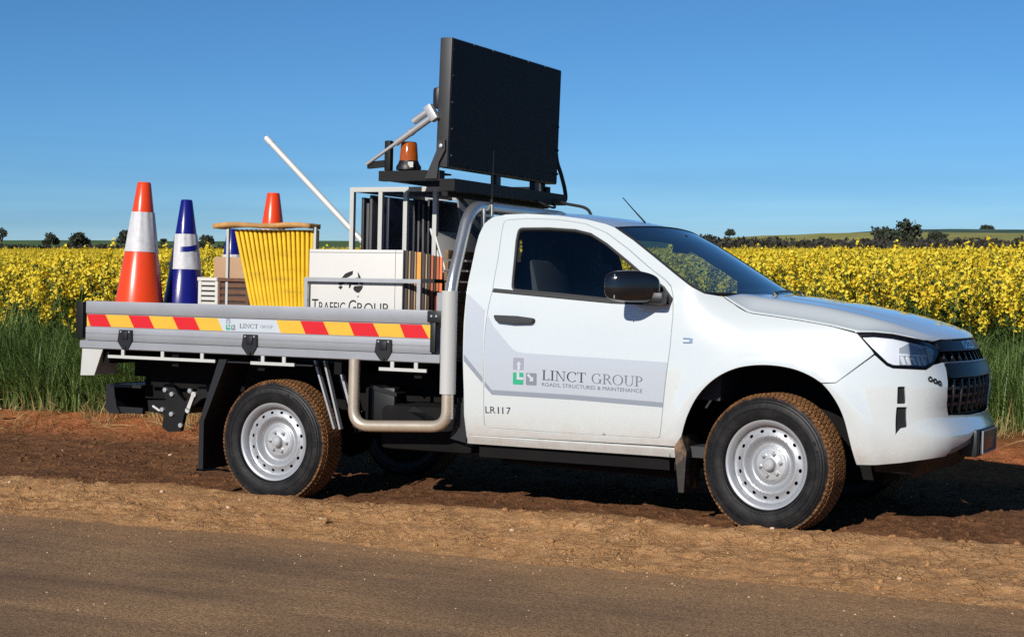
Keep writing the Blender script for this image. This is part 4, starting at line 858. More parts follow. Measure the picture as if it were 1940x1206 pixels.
g = G(); g.span((.052, -.585, FL), (.072, -.565, 1.690)); solo(g, 'upright_post', 'white_enamel', (.062, -.575, FL), 'white upright post under the right end of the brown cap board', 'post')
# yellow boards, leaning in a row
NY = 17
for k in range(NY):
    u = k/(NY-1); xt = -.535+u*.575; xb = -.405+u*.445-.0; yy = -.585; zt = 1.672
    lean = (xb-xt)/.475; x0 = xb+lean*(1.20-FL); g = G()
    P4 = [(x0-.0155, FL), (x0+.0105, FL), (xt+.0105, zt), (xt-.0155, zt)]
    g.prism(P4, yy+.012, -.515, 'xz'); g.tube([(x0-.0025, yy+.012+rnd.uniform(-.003, .003), FL), (xt-.0025, yy+.012, zt)], .0132, 12)
    solo(g, 'barrier_board', 'barrier_yellow', (x0, yy+.04, FL), ('%s yellow barrier board counted from the crate end of the leaning row' % ords[k]) if k < 16 else 'last yellow barrier board of the leaning row, beside the white printed panel', 'barrier board', 'yellow barrier boards stacked in a row')
g = G(); NC = 16
for i in range(1):
    g.grid(lambda u, v: (-.678+.735*u, -.640+.13*v, 1.706+.006*math.sin(u*9)+.010*(1-(2*u-1)**2)+rnd.uniform(-.001, .001)), 24, 8)
cap = solo(g, 'cap_board', 'board_brown', (-.30, -.36, 1.70), 'weathered brown sheet lying on top of the yellow barrier boards', 'board'); md = cap.modifiers.new('t', 'SOLIDIFY'); md.thickness = .030; md.offset = -1
# white printed panel and the boards packed behind it
g = G(); g.box((.470, -.748, (1.548+FL)/2), (.660, .022, 1.548-FL), None, .004); wp = solo(g, 'printed_board', 'sign_white', (.47, -.748, FL), 'white panel printed TRAFFIC GROUP with a black emblem, standing in the tray', 'sign board')
pw = lambda a, b, e: (a-.47, -.0122-e, b-FL)
printed('border_line', [R4(.748, 1.0, .751, 1.545), R4(.146, 1.528, .796, 1.531)], 'tarp_grey', wp, pw)
sm_ = lambda txt, x0, x1, z0, h: fontprint('lettering', txt, 'ink_black', wp, pw, x0, x1, z0, h)
sm_('T', .166, .212, 1.165, .080); sm_('RAFFIC', .218, .405, 1.165, .064); sm_('G', .428, .482, 1.165, .080); sm_('ROUP', .490, .705, 1.165, .064)
E1 = [[(.326, 1.378), (.350, 1.412), (.372, 1.424), (.394, 1.432), (.392, 1.408), (.372, 1.392), (.352, 1.382)], [(.424, 1.386), (.420, 1.427), (.436, 1.395), (.440, 1.378), (.430, 1.372), (.408, 1.388)],
      [(.312, 1.350), (.326, 1.378), (.366, 1.376), (.352, 1.352), (.330, 1.336), (.320, 1.334)], [(.352, 1.352), (.366, 1.378), (.450, 1.374), (.452, 1.340), (.436, 1.346), (.428, 1.362), (.420, 1.340), (.400, 1.338), (.388, 1.350), (.380, 1.320), (.372, 1.318), (.374, 1.346)],
      [(.312, 1.322), (.322, 1.332), (.338, 1.328), (.326, 1.306)], [(.396, 1.318), (.404, 1.332), (.452, 1.336), (.446, 1.312), (.430, 1.288), (.416, 1.290), (.402, 1.302)], [(.420, 1.262), (.426, 1.272), (.429, 1.264), (.424, 1.258)]]
E1 = [[(.353+(a-.312)*1.25, 1.288+(b-1.288)*.92) for a, b in q] for q in E1]
printed('emblem', E1, 'ink_black', wp, pw)
bl = [('edge_dark', .025, 'dark brown board directly behind the white printed panel'), ('edge_tan', .016, 'thin tan board second behind the white printed panel'), ('edge_dark', .026, 'dark board third behind the white printed panel'), ('edge_tan', .014, 'thin tan board before the amber one in the pack'), ('edge_amber', .042, 'amber yellow board in the pack behind the white printed panel'),
      ('edge_dark', .030, 'dark board just behind the amber one in the pack'), ('edge_tan', .014, 'thin tan strip board after the amber one'), ('edge_dark', .024, 'dark brown board near the far side of the pack'), ('edge_rust', .022, 'rust brown board before the last of the pack'), ('edge_dark', .016, 'thin dark board between the rust and the orange one'), ('edge_rust', .024, 'dull rust board second from last of the pack'), ('edge_orange', .026, 'orange board last of the pack beside the hoop')]
y = -.734; xe = .802
for i, (m_, t_, lb) in enumerate(bl):
    t2 = .011; xe += t_*.66; zt = 1.547-.0030*i+rnd.uniform(-.003, .003); g = G(); g.box(((.16+xe)/2, y+t2/2, (zt+FL)/2), (xe-.16, t2-.002, zt-FL), Matrix.Rotation(rnd.uniform(-.002, .002), 3, 'Z'), .001)
    solo(g, 'stacked_board', m_, ((.16+xe)/2, y+t2/2, FL), lb, 'board', 'boards packed behind the white panel'); y += t2
g = G(); g.span((.945, -.768, 1.355), (1.02, -.762, 1.380)); g.span((1.014, -.765, 1.356), (1.020, -.60, 1.379)); solo(g, 'strap', 'rubber', (.98, -.70, 1.36), 'black strap across the ends of the packed boards', 'strap')
# long pole
a, b = Vector((-.568, -.22, 2.289)), Vector((.92, -.22, .960)); g = G(); dn = (b-a).normalized(); g.tube([a+dn*.03, b], .0195, 14); g.tube([a, a+dn*.06], .0215, 14)
solo(g, 'signpost_pole', 'pole_cream', tuple(b), 'long pale metal pole leaning out over the yellow boards', 'pole')

# ------------------------------------------------------------------ land
def hsh(ix, iy, seed):
    h = (ix.astype(np.int64)*374761393+iy.astype(np.int64)*668265263+seed*1442695041) & 0x7fffffff
    h = ((h ^ (h >> 13))*1274126177) & 0x7fffffff; return ((h ^ (h >> 16)) & 0xffff)/65535.
def vn(x, y, seed=0):
    ix = np.floor(x); iy = np.floor(y); fx = x-ix; fy = y-iy; fx = fx*fx*fx*(fx*(fx*6-15)+10); fy = fy*fy*fy*(fy*(fy*6-15)+10)
    a, b, c, d_ = hsh(ix, iy, seed), hsh(ix+1, iy, seed), hsh(ix, iy+1, seed), hsh(ix+1, iy+1, seed)
    return (a*(1-fx)+b*fx)*(1-fy)+(c*(1-fx)+d_*fx)*fy
def fbm(x, y, s, oct=4, seed=0):
    r = 0; a = .5; f = s
    for k in range(oct): r = r+a*(vn(x*f, y*f, seed+k*17)-.5); a *= .5; f *= 2.03
    return r
YB = ncs([-2.9, -2.5, -2.1, -1.75, -1.35, -1.10, -.97, -.82, -.66, -.45, 0, .5, .8, 1.1, 1.6, 2.1, 2.6, 3.2, 4.5, 7], [-.05, -.045, -.012, .012, .028, .048, .030, -.016, -.012, -.010, -.012, -.040, -.075, -.060, -.050, .010, .085, .115, .10, .08])
def edge_y(x): return 2.15+.15*(np.clip(x, -14, 14)+5)
def hg(x, y):
    x = np.asarray(x, float); y = np.asarray(y, float)
    wob = .10*fbm(x, y*.3, .5, 2, 5); yy = y+wob-np.clip(x, -12, 12)*.0
    shift = (edge_y(x)-2.6)*sm(1.0, 2.6, y)
    z = YB(np.clip(yy-shift, -2.9, 7))+.012*np.clip(x-0, -6, 4)*sm(-2.2, -1.0, y)
    near = sm(14, 6, np.abs(x-1))*sm(6, 3.5, np.abs(y+.2))
    rough = sm(-2.35, -1.7, y)
    und = fbm(x, y, .9, 3, 1)*.05*rough
    lump = fbm(x, y, 5.5, 3, 2); l2 = np.maximum(0, vn(x*9, y*9, 9)-.62)*.055+np.maximum(0, vn(x*21, y*21, 12)-.6)*.030
    rut = sm(-1.25, -.95, y)*sm(1.6, .9, y)
    st = fbm(x*.30, y, 5.0, 3, 53); z = z+und+near*rough*(lump*(.026-.008*rut)+l2*(.85-.15*rut)+st*(.018+.034*rut)+np.abs(fbm(x*.6, y*1.6, 3.2, 3, 52))*.045)
    # tyre prints pressed in the soft shoulder
    for yc, wd, ph in ((-1.42, .105, 0.), (-1.74, .09, .4)):
        q = y-yc-.05*np.sin(x*.7+ph*5)-.03*(x-2)*(.4+ph); m_ = np.exp(-(np.abs(q)/wd)**6)
        ch = np.sin((x*1.0+np.abs(q)*1.1)*2*math.pi/.085+np.floor((q+.3)/.05)*1.9)
        z = z-m_*near*(.010+.009*(ch > .1)*(vn(x*1.3, y*2, 31) > .33))
    return z+fbm(x, y, .05, 3, 40)*.25*sm(12, 40, np.hypot(x, y))
def lines(parts):
    o_ = []
    for a, b, st in parts: o_ += list(np.arange(a, b, st))
    return np.array(o_+[parts[-1][1]])
def gridmesh(name, xs, ys, fz, m_, skip=None):
    X, Y = np.meshgrid(xs, ys, indexing='ij'); Z = fz(X, Y); nx, ny = X.shape
    me = bpy.data.meshes.new(name); nv = nx*ny; me.vertices.add(nv); me.vertices.foreach_set('co', np.stack([X, Y, Z], -1).reshape(-1).astype(np.float32))
    i, j = np.meshgrid(np.arange(nx-1), np.arange(ny-1), indexing='ij'); a = (i*ny+j).ravel(); q = np.stack([a, a+ny, a+ny+1, a+1], 1)
    me.loops.add(q.size); me.loops.foreach_set('vertex_index', q.ravel().astype(np.int32)); me.polygons.add(len(q)); me.polygons.foreach_set('loop_start', np.arange(0, q.size, 4, dtype=np.int32))
    me.polygons.foreach_set('use_smooth', np.ones(len(q), bool)); me.update(calc_edges=True); me.materials.append(MATS[m_])
    o = bpy.data.objects.new(name, me); return link(o)
# soil
m, n, p = newmat('soil'); MATS['soil'] = m
pos_ = n.new('ShaderNodeNewGeometry').outputs['Position']; sx = n.new('ShaderNodeSeparateXYZ'); n.link(pos_, sx.inputs[0]); Yc = sx.outputs[1]
n1 = n.noise(pos_, 1.3, 4, .6); n2 = n.noise(pos_, 9, 6, .65); n3 = n.noise(pos_, 45, 5, .7); n4 = n.noise(pos_, 160, 3, .6)
yw = n.math('ADD', Yc, n.math('MULTIPLY', n.math('SUBTRACT', n1, .5), .55))
tan = n.ramp(n.math('ADD', n.math('MULTIPLY', n2, .6), n.math('MULTIPLY', n3, .4)), [(.30, lin(160, 113, 74)), (.55, lin(214, 162, 110)), (.72, lin(236, 194, 144))])
dark = n.ramp(n.math('ADD', n.math('MULTIPLY', n2, .5), n.math('MULTIPLY', n3, .5)), [(.30, lin(76, 51, 36)), (.55, lin(142, 98, 66)), (.75, lin(194, 140, 96))])
red = n.ramp(n.math('ADD', n.math('MULTIPLY', n2, .5), n.math('MULTIPLY', n3, .5)), [(.30, lin(130, 72, 44)), (.55, lin(198, 122, 76)), (.75, lin(226, 162, 108))])
litter = n.ramp(n3, [(.3, lin(70, 58, 34)), (.7, lin(130, 104, 62))])
mr = lambda a, b: n.ramp(n.math('DIVIDE', n.math('SUBTRACT', yw, a), b-a), [(0, (0, 0, 0)), (1, (1, 1, 1))])
c = n.mix(mr(-1.12, -.80), tan, dark); c = n.mix(mr(1.55, 2.0), c, red); c = n.mix(mr(3.0, 3.6), c, litter)
n.link(c, p.inputs['Base Color']); p.inputs['Roughness'].default_value = .95; p.inputs['Specular IOR Level'].default_value = .15
vo = n.new('ShaderNodeTexVoronoi', feature='DISTANCE_TO_EDGE', _Scale=11.); wv = n.new('ShaderNodeVectorMath', operation='ADD'); nv_ = n.new('ShaderNodeTexNoise', _Scale=5., _Detail=4.); n.link(pos_, nv_.inputs[0])
sc = n.new('ShaderNodeVectorMath', operation='SCALE'); sc.inputs[3].default_value = .35; n.link(nv_.outputs['Color'], sc.inputs[0]); n.link(pos_, wv.inputs[0]); n.link(sc.outputs[0], wv.inputs[1]); n.link(wv.outputs[0], vo.inputs['Vector'])
crack = n.math('MULTIPLY', n.math('MINIMUM', n.math('MULTIPLY', vo.outputs['Distance'], 14), 1), n.ramp(n.noise(pos_, 2.2, 3), [(.45, (0, 0, 0)), (.6, (1, 1, 1))]))
b1 = n.bump(n3, .9, .05); b1 = n.bump(n2, .6, .06, b1); b1 = n.bump(n4, .7, .010, b1); b1 = n.bump(crack, .8, .02, b1); n.link(b1, p.inputs['Normal'])
# road
m, n, p = newmat('road_surface'); MATS['road_surface'] = m
pos_ = n.new('ShaderNodeNewGeometry').outputs['Position']; mp = n.new('ShaderNodeMapping'); mp.inputs['Scale'].default_value = (.35, 2.2, 1); n.link(pos_, mp.inputs[0])
st_ = n.noise(mp.outputs[0], 1.6, 6, .62, .4); f2 = n.noise(pos_, 60, 5, .7); f3 = n.noise(pos_, 260, 3, .6); f4 = n.noise(pos_, .7, 4, .6)
k = n.math('ADD', n.math('MULTIPLY', st_, .55), n.math('MULTIPLY', f4, .45))
c = n.ramp(k, [(.34, lin(122, 98, 78)), (.50, lin(164, 131, 99)), (.66, lin(196, 156, 113))])
c = n.mix(n.ramp(f2, [(.36, (.8,)*3), (.58, (0,)*3)]), c, lin(104, 80, 62), 'MIX'); c = n.mix(n.ramp(f3, [(.60, (0,)*3), (.70, (.6,)*3)]), c, lin(206, 178, 146))
sy = n.new('ShaderNodeSeparateXYZ'); n.link(pos_, sy.inputs[0]); ey = n.math('ADD', sy.outputs[1], n.math('ADD', n.math('MULTIPLY', n.math('SUBTRACT', f4, .5), .9), n.math('MULTIPLY', n.math('SUBTRACT', n.noise(pos_, 7, 5, .7), .5), .7)))
dust = n.ramp(n.math('DIVIDE', n.math('ADD', ey, 2.62), .62), [(0, (0,)*3), (1, (.85,)*3)]); c = n.mix(dust, c, n.ramp(n.noise(pos_, 30, 5, .7), [(.3, lin(150, 110, 76)), (.7, lin(212, 166, 118))]))
n.link(c, p.inputs['Base Color']); p.inputs['Roughness'].default_value = .92; p.inputs['Specular IOR Level'].default_value = .12
b1 = n.bump(f2, .8, .022); b1 = n.bump(f3, .7, .008, b1); b1 = n.bump(st_, .35, .05, b1); n.link(b1, p.inputs['Normal'])

gx = lines([(-2600, -600, 500), (-600, -100, 80), (-100, -20, 8), (-20, -6.4, .5), (-6.4, 7.4, .024), (7.4, 20, .5), (20, 100, 8), (100, 600, 80), (600, 2600, 500)])
gy = lines([(-120, -12, 12), (-12, -2.6, .8), (-2.6, -2.3, .06), (-2.3, -.7, .019), (-.7, 3.6, .036), (3.6, 8, .4), (8, 40, 4), (40, 400, 40), (400, 3200, 400)])
ground = gridmesh('ground', gx, gy, hg, 'soil'); ground['kind'] = 'structure'
def roadz(x, y): return .004+.006*fbm(x, y, .8, 3, 60)+.003*fbm(x, y, 7, 3, 61)-np.maximum(0, y+2.15)*.05*(y > -2.15)-.0*(x)
rx_ = lines([(-900, -100, 100), (-100, -12, 8), (-12, 10, .05), (10, 100, 8), (100, 900, 100)]); ry_ = lines([(-11.5, -5, .3), (-5, -1.55, .05)])
road = gridmesh('road', rx_, ry_, roadz, 'road_surface'); road['kind'] = 'structure'
def zat(x, y): return float(hg(np.array([x]), np.array([y]))[0])

# hills on the skyline; coordinates (right, forward) from where the photographer stands
CF = Vector((-.4454, .8953)); CR = Vector((.8953, .4454))
def far(r, f): return (5.8562+r*CR.x+f*CF.x, -9.3961+r*CR.y+f*CF.y)
def hillmat(name, c1, c2, sc_):
    m, n, p = newmat(name); MATS[name] = m; ps = n.new('ShaderNodeNewGeometry').outputs['Position']
    n.link(n.ramp(n.noise(ps, sc_, 4), [(.35, c1), (.65, c2)]), p.inputs['Base Color']); p.inputs['Roughness'].default_value = 1; p.inputs['Specular IOR Level'].default_value = 0
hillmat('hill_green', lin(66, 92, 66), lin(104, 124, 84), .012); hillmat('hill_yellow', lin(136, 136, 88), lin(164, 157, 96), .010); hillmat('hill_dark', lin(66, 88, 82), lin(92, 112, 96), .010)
def hill(name, f0, f1, r0, r1, prof, m_):
    g = G(); nr = 60
    def fn(u, v):
        r = r0+(r1-r0)*u; f = f0+(f1*1.6-f0)*v; top = prof(u); z = top*math.sin(min(1, v/.62)*math.pi/2) if v < .62 else top*math.cos((v-.62)/.38*math.pi/2); q = far(r, f); return (q[0], q[1], z-.3+top*.05*math.sin(u*40+v*9))
    g.grid(fn, nr, 10); o = g.build(name, m_, smooth=80); o['kind'] = 'structure'; return o
hill('hill', 900, 1500, -1200, 200, lambda u: 8.6-1.6*u+1.0*math.sin(u*7), 'hill_green')
hill('hill', 900, 1600, 110, 560, lambda u: max(.1, 15.5*math.sin(min(1, u*1.25)*math.pi*.62)), 'hill_yellow')
hill('hill', 1500, 2300, 420, 1500, lambda u: 28*min(1, .55+u*2.2)*(1-.12*u), 'hill_dark')

# ------------------------------------------------------------------ vegetation
def quad(g, c, t, b, w_, l_):
    g.add([c-t*w_, c+t*w_, c+t*w_+b*l_, c-t*w_+b*l_], [(0, 1, 2, 3)])
def rv(r=rnd): 
    v = Vector((r.gauss(0, 1), r.gauss(0, 1), r.gauss(0, 1))); return v.normalized()
def canola(seed):
    r = random.Random(seed); g = G(); H = r.uniform(1.02, 1.26)
    tips = []
    main = [Vector((0, 0, 0))]; dirn = Vector((r.uniform(-.12, .12), r.uniform(-.12, .12), 1))
    for k in range(5): main.append(main[-1]+dirn*H/5+Vector((r.uniform(-.02, .02), r.uniform(-.02, .02), 0)))
    g.mi = 1; g.tube(main, [.009, .008, .007, .006, .005, .003], 4, cap=False); tips.append((main[-1], dirn.normalized()))
    for k in range(r.randint(3, 5)):
        q = r.uniform(.42, .92); base = main[0].lerp(main[-1], q); az = r.uniform(0, 6.28); L = r.uniform(.20, .42)*(1.15-q*.5); dv_ = Vector((math.cos(az)*.55, math.sin(az)*.55, 1)).normalized()
        tip = base+dv_*L+Vector((0, 0, .05)); g.mi = 1; g.tube([base, base.lerp(tip, .5)+Vector((math.cos(az), math.sin(az), -.3))*.02, tip], [.005, .004, .003], 3, cap=False); tips.append((tip, dv_))
    for tip, dv_ in tips:
        g.mi = 0; nf = r.randint(22, 36)
        for k in range(nf):
            h = r.uniform(-.13, .045); rad = .058*(1-.55*(h+.13)/.175)*r.uniform(.4, 1.1); az = r.uniform(0, 6.28); c = tip+dv_*h+Vector((math.cos(az)*rad, math.sin(az)*rad, 0)); nrm = (Vector((math.cos(az), math.sin(az), r.uniform(.2, 1.2)))).normalized()
            t = nrm.orthogonal().normalized(); t = (t*math.cos(k)+nrm.cross(t)*math.sin(k)).normalized(); quad(g, c, t, nrm.cross(t), r.uniform(.010, .015), r.uniform(.018, .028))
    g.mi = 2
    for k in range(62):
        q = r.uniform(.12, 1.0); base = main[0].lerp(main[-1], q); az = r.uniform(0, 6.28); o_ = Vector((math.cos(az), math.sin(az), r.uniform(-.3, .5))).normalized(); L = r.uniform(.09, .20)*(1.25-q); sd = o_.cross(Vector((0, 0, 1))).normalized(); w_ = L*.24
        off = o_*r.uniform(.0, .12); p0, p1, p2 = base+off, base+off+o_*L*.55+Vector((0, 0, .02)), base+off+o_*L+Vector((0, 0, -.03))
        g.add([p0-sd*w_*.3, p0+sd*w_*.3, p1+sd*w_, p1-sd*w_, p2], [(0, 1, 2, 3), (3, 2, 4)])
    return g
def tuft(seed, hmin, hmax, nb, spread, wid, droop):
    r = random.Random(seed); g = G()
    for k in range(nb):
        az = r.uniform(0, 6.28); h = r.uniform(hmin, hmax); b = Vector((r.uniform(-spread, spread), r.uniform(-spread, spread), 0)); ln = r.uniform(.10, .55)*droop; o_ = Vector((math.cos(az), math.sin(az), 0)); sd = Vector((-o_.y, o_.x, 0)); w_ = r.uniform(.6, 1.2)*wid; pts = []
        for s_ in range(5):
            t = s_/4; pts.append(b+o_*(ln*h*t*t*1.2)+Vector((0, 0, h*(t-.32*ln*t*t*t)))); 
        V = []; 
        for s_, q in enumerate(pts): V += [q-sd*w_*(1-s_/4)*(.6+.4*(s_ > 0)), q+sd*w_*(1-s_/4)*(.6+.4*(s_ > 0))]
        g.add(V, [(2*i, 2*i+1, 2*i+3, 2*i+2) for i in range(4)])
    return g
def clod(seed):
    r = random.Random(seed); bm = bmesh.new(); bmesh.ops.create_icosphere(bm, subdivisions=2, radius=1); ks = [(rv(r), r.uniform(.1, .35)) for _ in range(7)]
    for v in bm.verts:
        q = v.co.normalized(); f = 1.
        for d_, a in ks: f -= a*max(0, q.dot(d_)-.35)
        v.co = q*f*Vector((1, .85, .62)).length*.6; v.co.z *= .7
    bm.verts.index_update(); g = G(); g.add([v.co.copy() for v in bm.verts], [tuple(v.index for v in f.verts) for f in bm.faces]); bm.free(); return g
def protos(name, gs, mats):
    c_ = bpy.data.collections.new(name)
    for i, g in enumerate(gs):
        o = g.build(name+'_shape', mats, smooth=60, fix=False); COL.objects.unlink(o); c_.objects.link(o)
    return c_
def scatter(name, coll, P, rot, scl, label, cat):
    me = bpy.data.meshes.new(name); me.vertices.add(len(P)); me.vertices.foreach_set('co', np.asarray(P, np.float32).ravel())
    a = me.attributes.new('rot', 'FLOAT_VECTOR', 'POINT'); a.data.foreach_set('vector', np.asarray(rot, np.float32).ravel())
    a = me.attributes.new('scl', 'FLOAT', 'POINT'); a.data.foreach_set('value', np.asarray(scl, np.float32)); me.update()
    o = link(bpy.data.objects.new(name, me)); ng = bpy.data.node_groups.new(name, 'GeometryNodeTree')
    ng.interface.new_socket('Geometry', in_out='INPUT', socket_type='NodeSocketGeometry'); ng.interface.new_socket('Geometry', in_out='OUTPUT', socket_type='NodeSocketGeometry')
    N_ = ng.nodes; gi = N_.new('NodeGroupInput'); go = N_.new('NodeGroupOutput'); ip = N_.new('GeometryNodeInstanceOnPoints'); ci = N_.new('GeometryNodeCollectionInfo'); ci.inputs[0].default_value = coll; ci.inputs[1].default_value = True; ci.inputs[2].default_value = True
    ip.inputs['Pick Instance'].default_value = True; r_ = N_.new('GeometryNodeInputNamedAttribute'); r_.data_type = 'FLOAT_VECTOR'; r_.inputs[0].default_value = 'rot'; s_ = N_.new('GeometryNodeInputNamedAttribute'); s_.data_type = 'FLOAT'; s_.inputs[0].default_value = 'scl'
    er = N_.new('FunctionNodeEulerToRotation'); L_ = ng.links; L_.new(gi.outputs[0], ip.inputs['Points']); L_.new(ci.outputs[0], ip.inputs['Instance']); L_.new(r_.outputs[0], er.inputs[0]); L_.new(er.outputs[0], ip.inputs['Rotation']); L_.new(s_.outputs[0], ip.inputs['Scale']); L_.new(ip.outputs[0], go.inputs[0])
    md = o.modifiers.new('scatter', 'NODES'); md.node_group = ng; tag(o, label, cat, kind='stuff'); return o
def view_points(n, f0, f1, power, margin=.36):
    """random ground points spread over the land in front of the road, thinning with distance"""
    u = rg.random(n); f = (f0**power+u*(f1**power-f0**power))**(1/power); r = (rg.random(n)*2-1)*margin*f
    return 5.8562+r*CR.x+f*CF.x, -9.3961+r*CR.y+f*CF.y
def place(x, y, sink=0.): return np.stack([x, y, hg(x, y)-sink], 1)
def rotz(n, tilt): return np.stack([rg.normal(0, tilt, n), rg.normal(0, tilt, n), rg.random(n)*6.283], 1)
CAN = protos('canola_plant', [canola(100+i) for i in range(9)], ['petal', 'canola_stem', 'canola_leaf'])
x, y = view_points(23000, 13., 150, .45)
k = y > edge_y(x)+1.05+.25*fbm(x, y, .6, 2, 77); x, y = x[k], y[k]
k = (fbm(x, y, .8, 3, 79)+rg.normal(0, .05, len(x))) > -.085; x, y = x[k], y[k]
hs_ = .95+.22*fbm(x, y, .35, 3, 78)+np.clip(rg.normal(0, .06, len(x)), -.12, .11); dcam = np.hypot(x-5.86, y+9.4)
scatter('canola_field', CAN, place(x, y), rotz(len(x), .07), hs_, 'dense field of tall yellow flowering canola behind the verge', 'canola')
# far canopy of the same field
m, n, p = newmat('canola_canopy'); MATS['canola_canopy'] = m; ps = n.new('ShaderNodeNewGeometry').outputs['Position']
n.link(n.ramp(n.math('ADD', n.math('MULTIPLY', n.noise(ps, 6, 4, .7), .6), n.math('MULTIPLY', n.noise(ps, .4, 3), .4)), [(.38, (.05, .07, .012, 1)), (.5, (.42, .30, .012, 1)), (.62, (.70, .48, .015, 1))]), p.inputs['Base Color']); p.inputs['Roughness'].default_value = 1; p.inputs['Specular IOR Level'].default_value = 0
g = G()
def cf(u, v):
    f = 38*(420/38)**v; q = far((u*2-1)*.45*f, f); return (q[0], q[1], .90+.10*float(fbm(np.array([q[0]]), np.array([q[1]]), .9, 2, 90)[0]))
g.grid(cf, 90, 90); o = g.build('canola_canopy', 'canola_canopy', smooth=0); tag(o, 'far part of the yellow canola crop reaching to the scrub', 'canola', kind='stuff')
GR1 = protos('verge_grass', [tuft(300+i, .30, .94, 15, .11, .0125, 1.2+.25*(i % 5)) for i in range(10)], ['grass_green'])
nG = 7000; x = rg.uniform(-13, 11, nG); y = edge_y(x)+.12+np.abs(rg.normal(0, .62, nG)); k = y < edge_y(x)+2.2; x, y = x[k], y[k]
scatter('verge_grass', GR1, place(x, y), rotz(len(x), .10), (.62+.50*np.clip((y-edge_y(x))/1.0, 0, 1))*(1+.8*fbm(x, y, .5, 2, 91)), 'tall green grass along the verge before the canola', 'grass')
GR2 = protos('dry_grass', [tuft(400+i, .10, .36, 22, .10, .0045, 1.7) for i in range(6)], ['grass_dry'])
nG = 1500; x = rg.uniform(-13, 11, nG); y = edge_y(x)+rg.normal(.10, .28, nG); k = rg.random(nG) < .22+.7*np.exp(-((x+2.4)/1.2)**2); x, y = x[k], y[k]
scatter('dry_grass', GR2, place(x, y), rotz(len(x), .25), .6+.6*rg.random(len(x)), 'straw coloured dry grass at the foot of the verge', 'grass')
GR3 = protos('fallen_straw', [tuft(450+i, .10, .32, 5, .12, .0030, 1.0) for i in range(5)], ['grass_dry'])
nG = 900; x = rg.uniform(-8, 8, nG); y = edge_y(x)-.25+rg.normal(0, .35, nG); rr = rotz(nG, .1); rr[:, 0] += 1.5
scatter('fallen_straw', GR3, place(x, y, -.01), rr, .6+.7*rg.random(nG), 'fallen straw lying on the red bank of soil', 'straw')
CL = protos('soil_clod', [clod(500+i) for i in range(8)], ['soil'])
nC = 12000; x = rg.uniform(-6.2, 7.2, nC); y = rg.uniform(-2.2, 3.0, nC); k = rg.random(nC) < np.clip(.20+.8*vn(x*1.1, y*2.5, 70)*(y > -1.2)+.25*(vn(x*2, y*2, 71) > .6), 0, 1); x, y = x[k], y[k]
scatter('soil_clods', CL, place(x, y, .002), rotz(len(x), .6), .006+.026*rg.random(len(x))**3, 'loose crumbs of soil scattered over the shoulder', 'soil')
leafmat('pebble', lin(140, 108, 80), lin(204, 176, 146), 0, .8, 5)
PB_ = protos('grit', [clod(600+i) for i in range(4)], ['pebble'])
nC = 900; x = rg.uniform(-4, 8, nC); y = np.where(rg.random(nC) < .35, rg.uniform(-6.2, -1.0, nC), -2.05+rg.normal(0, .28, nC))
scatter('road_grit', PB_, np.stack([x, y, np.maximum(hg(x, y), roadz(x, y)*(y < -2.1)-1*(y >= -2.1))], 1), rotz(nC, .6), .0025+.005*rg.random(nC)**2, 'pale grit on the road and the shoulder', 'grit')
# stones one can pick out, on the bank behind the tow hitch and along the shoulder
cl = [clod(700+i) for i in range(4)]; meshes = []
for g in cl: o = g.build('stone', 'pebble', smooth=60, fix=False); meshes.append(o.data); bpy.data.objects.remove(o)
for i in range(46):
    if i < 14: x_, y_ = rnd.uniform(-2.6, -.4), rnd.uniform(1.2, 2.3)
    else: x_, y_ = rnd.uniform(-4.5, 6.2), rnd.choice([rnd.uniform(-2.0, -1.0), rnd.uniform(1.0, 2.6)])
    o = bpy.data.objects.new('stone', meshes[i % 4]); link(o, ground); s_ = rnd.uniform(.016, .038) if i < 14 else rnd.uniform(.010, .022); o.scale = (s_, s_*rnd.uniform(.7, 1), s_*rnd.uniform(.7, 1)); o.rotation_euler = (rnd.uniform(-.4, .4), rnd.uniform(-.4, .4), rnd.uniform(0, 6)); o.location = (x_, y_, zat(x_, y_)+s_*.15)
# dead branch at the edge of the verge
bx_, by_ = -5.0, 1.75; bz = zat(bx_, by_); br = bpy.data.objects.new('dead_branch', None); link(br); br.location = (bx_, by_, bz); tag(br, 'pale dead branch lying at the foot of the grass verge', 'branch')
G().tube(smoothpath([(-.30, .25, .30), (-.20, .12, .16), (-.05, .0, .05), (.12, -.06, .03), (.30, -.10, .06)]), .022, 7).build('limb', 'edge_tan', br); G().tube(smoothpath([(-.05, 0, .05), (.05, .10, .10), (.22, .14, .18)]), .012, 6).build('twig', 'edge_tan', br)
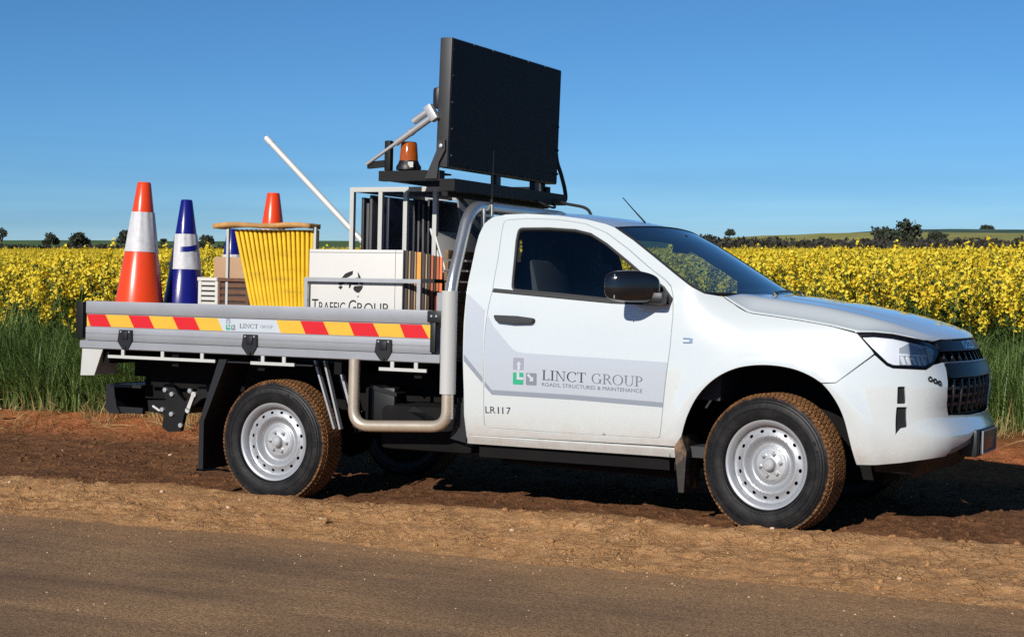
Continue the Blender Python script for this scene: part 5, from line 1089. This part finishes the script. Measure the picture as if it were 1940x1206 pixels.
# trees on the skyline
def tree(f, r, h, wd, label, kind='gum_leaf', open_=.5, seed=0, base=0.):
    q = far(r, f); rr = random.Random(seed); t = bpy.data.objects.new('gum_tree', None); link(t); t.location = (q[0], q[1], base-.2); tag(t, label, 'tree', 'trees on the skyline')
    g = G(); th = h*.45; g.tube([(0, 0, 0), (rr.uniform(-.1, .1)*h*.3, 0, th*.5), (rr.uniform(-.1, .1)*h*.3, 0, th)], [h*.035, h*.028, h*.02], 6); cs = []
    nb = 5+int(4*open_)
    for k in range(nb):
        a = 6.283*k/nb+rr.uniform(-.4, .4); c = Vector((math.cos(a)*wd*.30*rr.uniform(.4, 1), math.sin(a)*wd*.30, h*rr.uniform(.42, .86))); cs.append((c, wd*rr.uniform(.16, .27))); g.tube([(0, 0, th*.8), tuple(c*.6+Vector((0, 0, th*.3))), tuple(c)], [h*.018, h*.012, h*.006], 5)
    cs.append((Vector((0, 0, h*.82)), wd*.24)); g.build('trunk', 'bark', t)
    g = G()
    for c, rad in cs:
        for k in range(int(190*(1-.3*open_))):
            d_ = rv(rr)*rad*rr.uniform(.35, 1.05); d_.z *= .8; s_ = rad*rr.uniform(.09, .2); n_ = rv(rr); t_ = n_.orthogonal().normalized(); quad(g, c+d_, t_, n_.cross(t_), s_, s_*1.8)
    g.build('crown', kind, t, smooth=0, fix=False)
px = lambda u, f: (u-970)/3200*f
F_ = 520.
for i, (r, h, wd, lb) in enumerate([(px(4, F_), 7.8, 4.2, 'thin open tree at the far left of the skyline'), (px(84, F_), 5.6, 6.4, 'forked dark tree on the left skyline'), (px(118, F_), 3.4, 5.0, 'low bush beside the forked dark tree'), (px(152, F_), 5.4, 6.8, 'round dark tree on the left skyline, second from the orange cone'), (px(228, F_), 6.4, 6.6, 'broad dark tree just left of the tall orange cone'), (px(293, F_), 4.2, 3.0, 'small dark tree between the tall orange cone and the blue cone'), (px(392, F_), 4.6, 6.0, 'dark tree seen just right of the blue cone'),
                                    (px(1304, F_), 5.6, 5.4, 'dark round tree just right of the truck roof'), (px(1345, F_), 4.0, 9.0, 'wide dark bush right of the truck roof'), (px(1560, F_), 3.6, 7.0, 'low dark bush on the right skyline'), (px(1688, F_), 7.2, 9.5, 'bushy dark tree beside the tallest tree on the right'), (px(1732, F_), 9.4, 11.5, 'tallest dark tree on the right skyline'), (px(1770, F_), 6.0, 8.0, 'dark tree right of the tallest one on the right skyline')]):
    tree(F_+7*(i % 3), r, h, wd, lb, open_=.9 if i == 0 else .3, seed=900+i)
tree(1500, px(1382, 1500), 8, 12, 'tiny far tree on the pale right ridge', seed=930, base=8.); tree(2800, px(1868, 2800), 8, 26, 'far clump of trees on top of the dark right ridge', seed=931, base=24.5)
# scrub belt beyond the field
g = G(); rs = random.Random(5)
for i in range(2600):
    side = rs.random(); f = rs.uniform(330, 400); u = rs.uniform(1270, 2150) if side < .72 else rs.uniform(-150, 480); r = px(u, f); hmax = (2.0+1.2*float(vn(np.array([u*.02]), np.array([3.]), 8)[0])) if side < .72 else .7+.7*float(vn(np.array([u*.03]), np.array([3.]), 8)[0]); q = far(r, f)
    c = Vector((q[0], q[1], rs.uniform(.3, hmax)))
    for k in range(5): n_ = rv(rs); t_ = n_.orthogonal().normalized(); quad(g, c+rv(rs)*.5, t_, n_.cross(t_), rs.uniform(.15, .4), rs.uniform(.3, .8))
o = g.build('scrub_belt', 'scrub_leaf', smooth=0, fix=False); tag(o, 'dark belt of scrub beyond the canola field', 'scrub', kind='stuff')
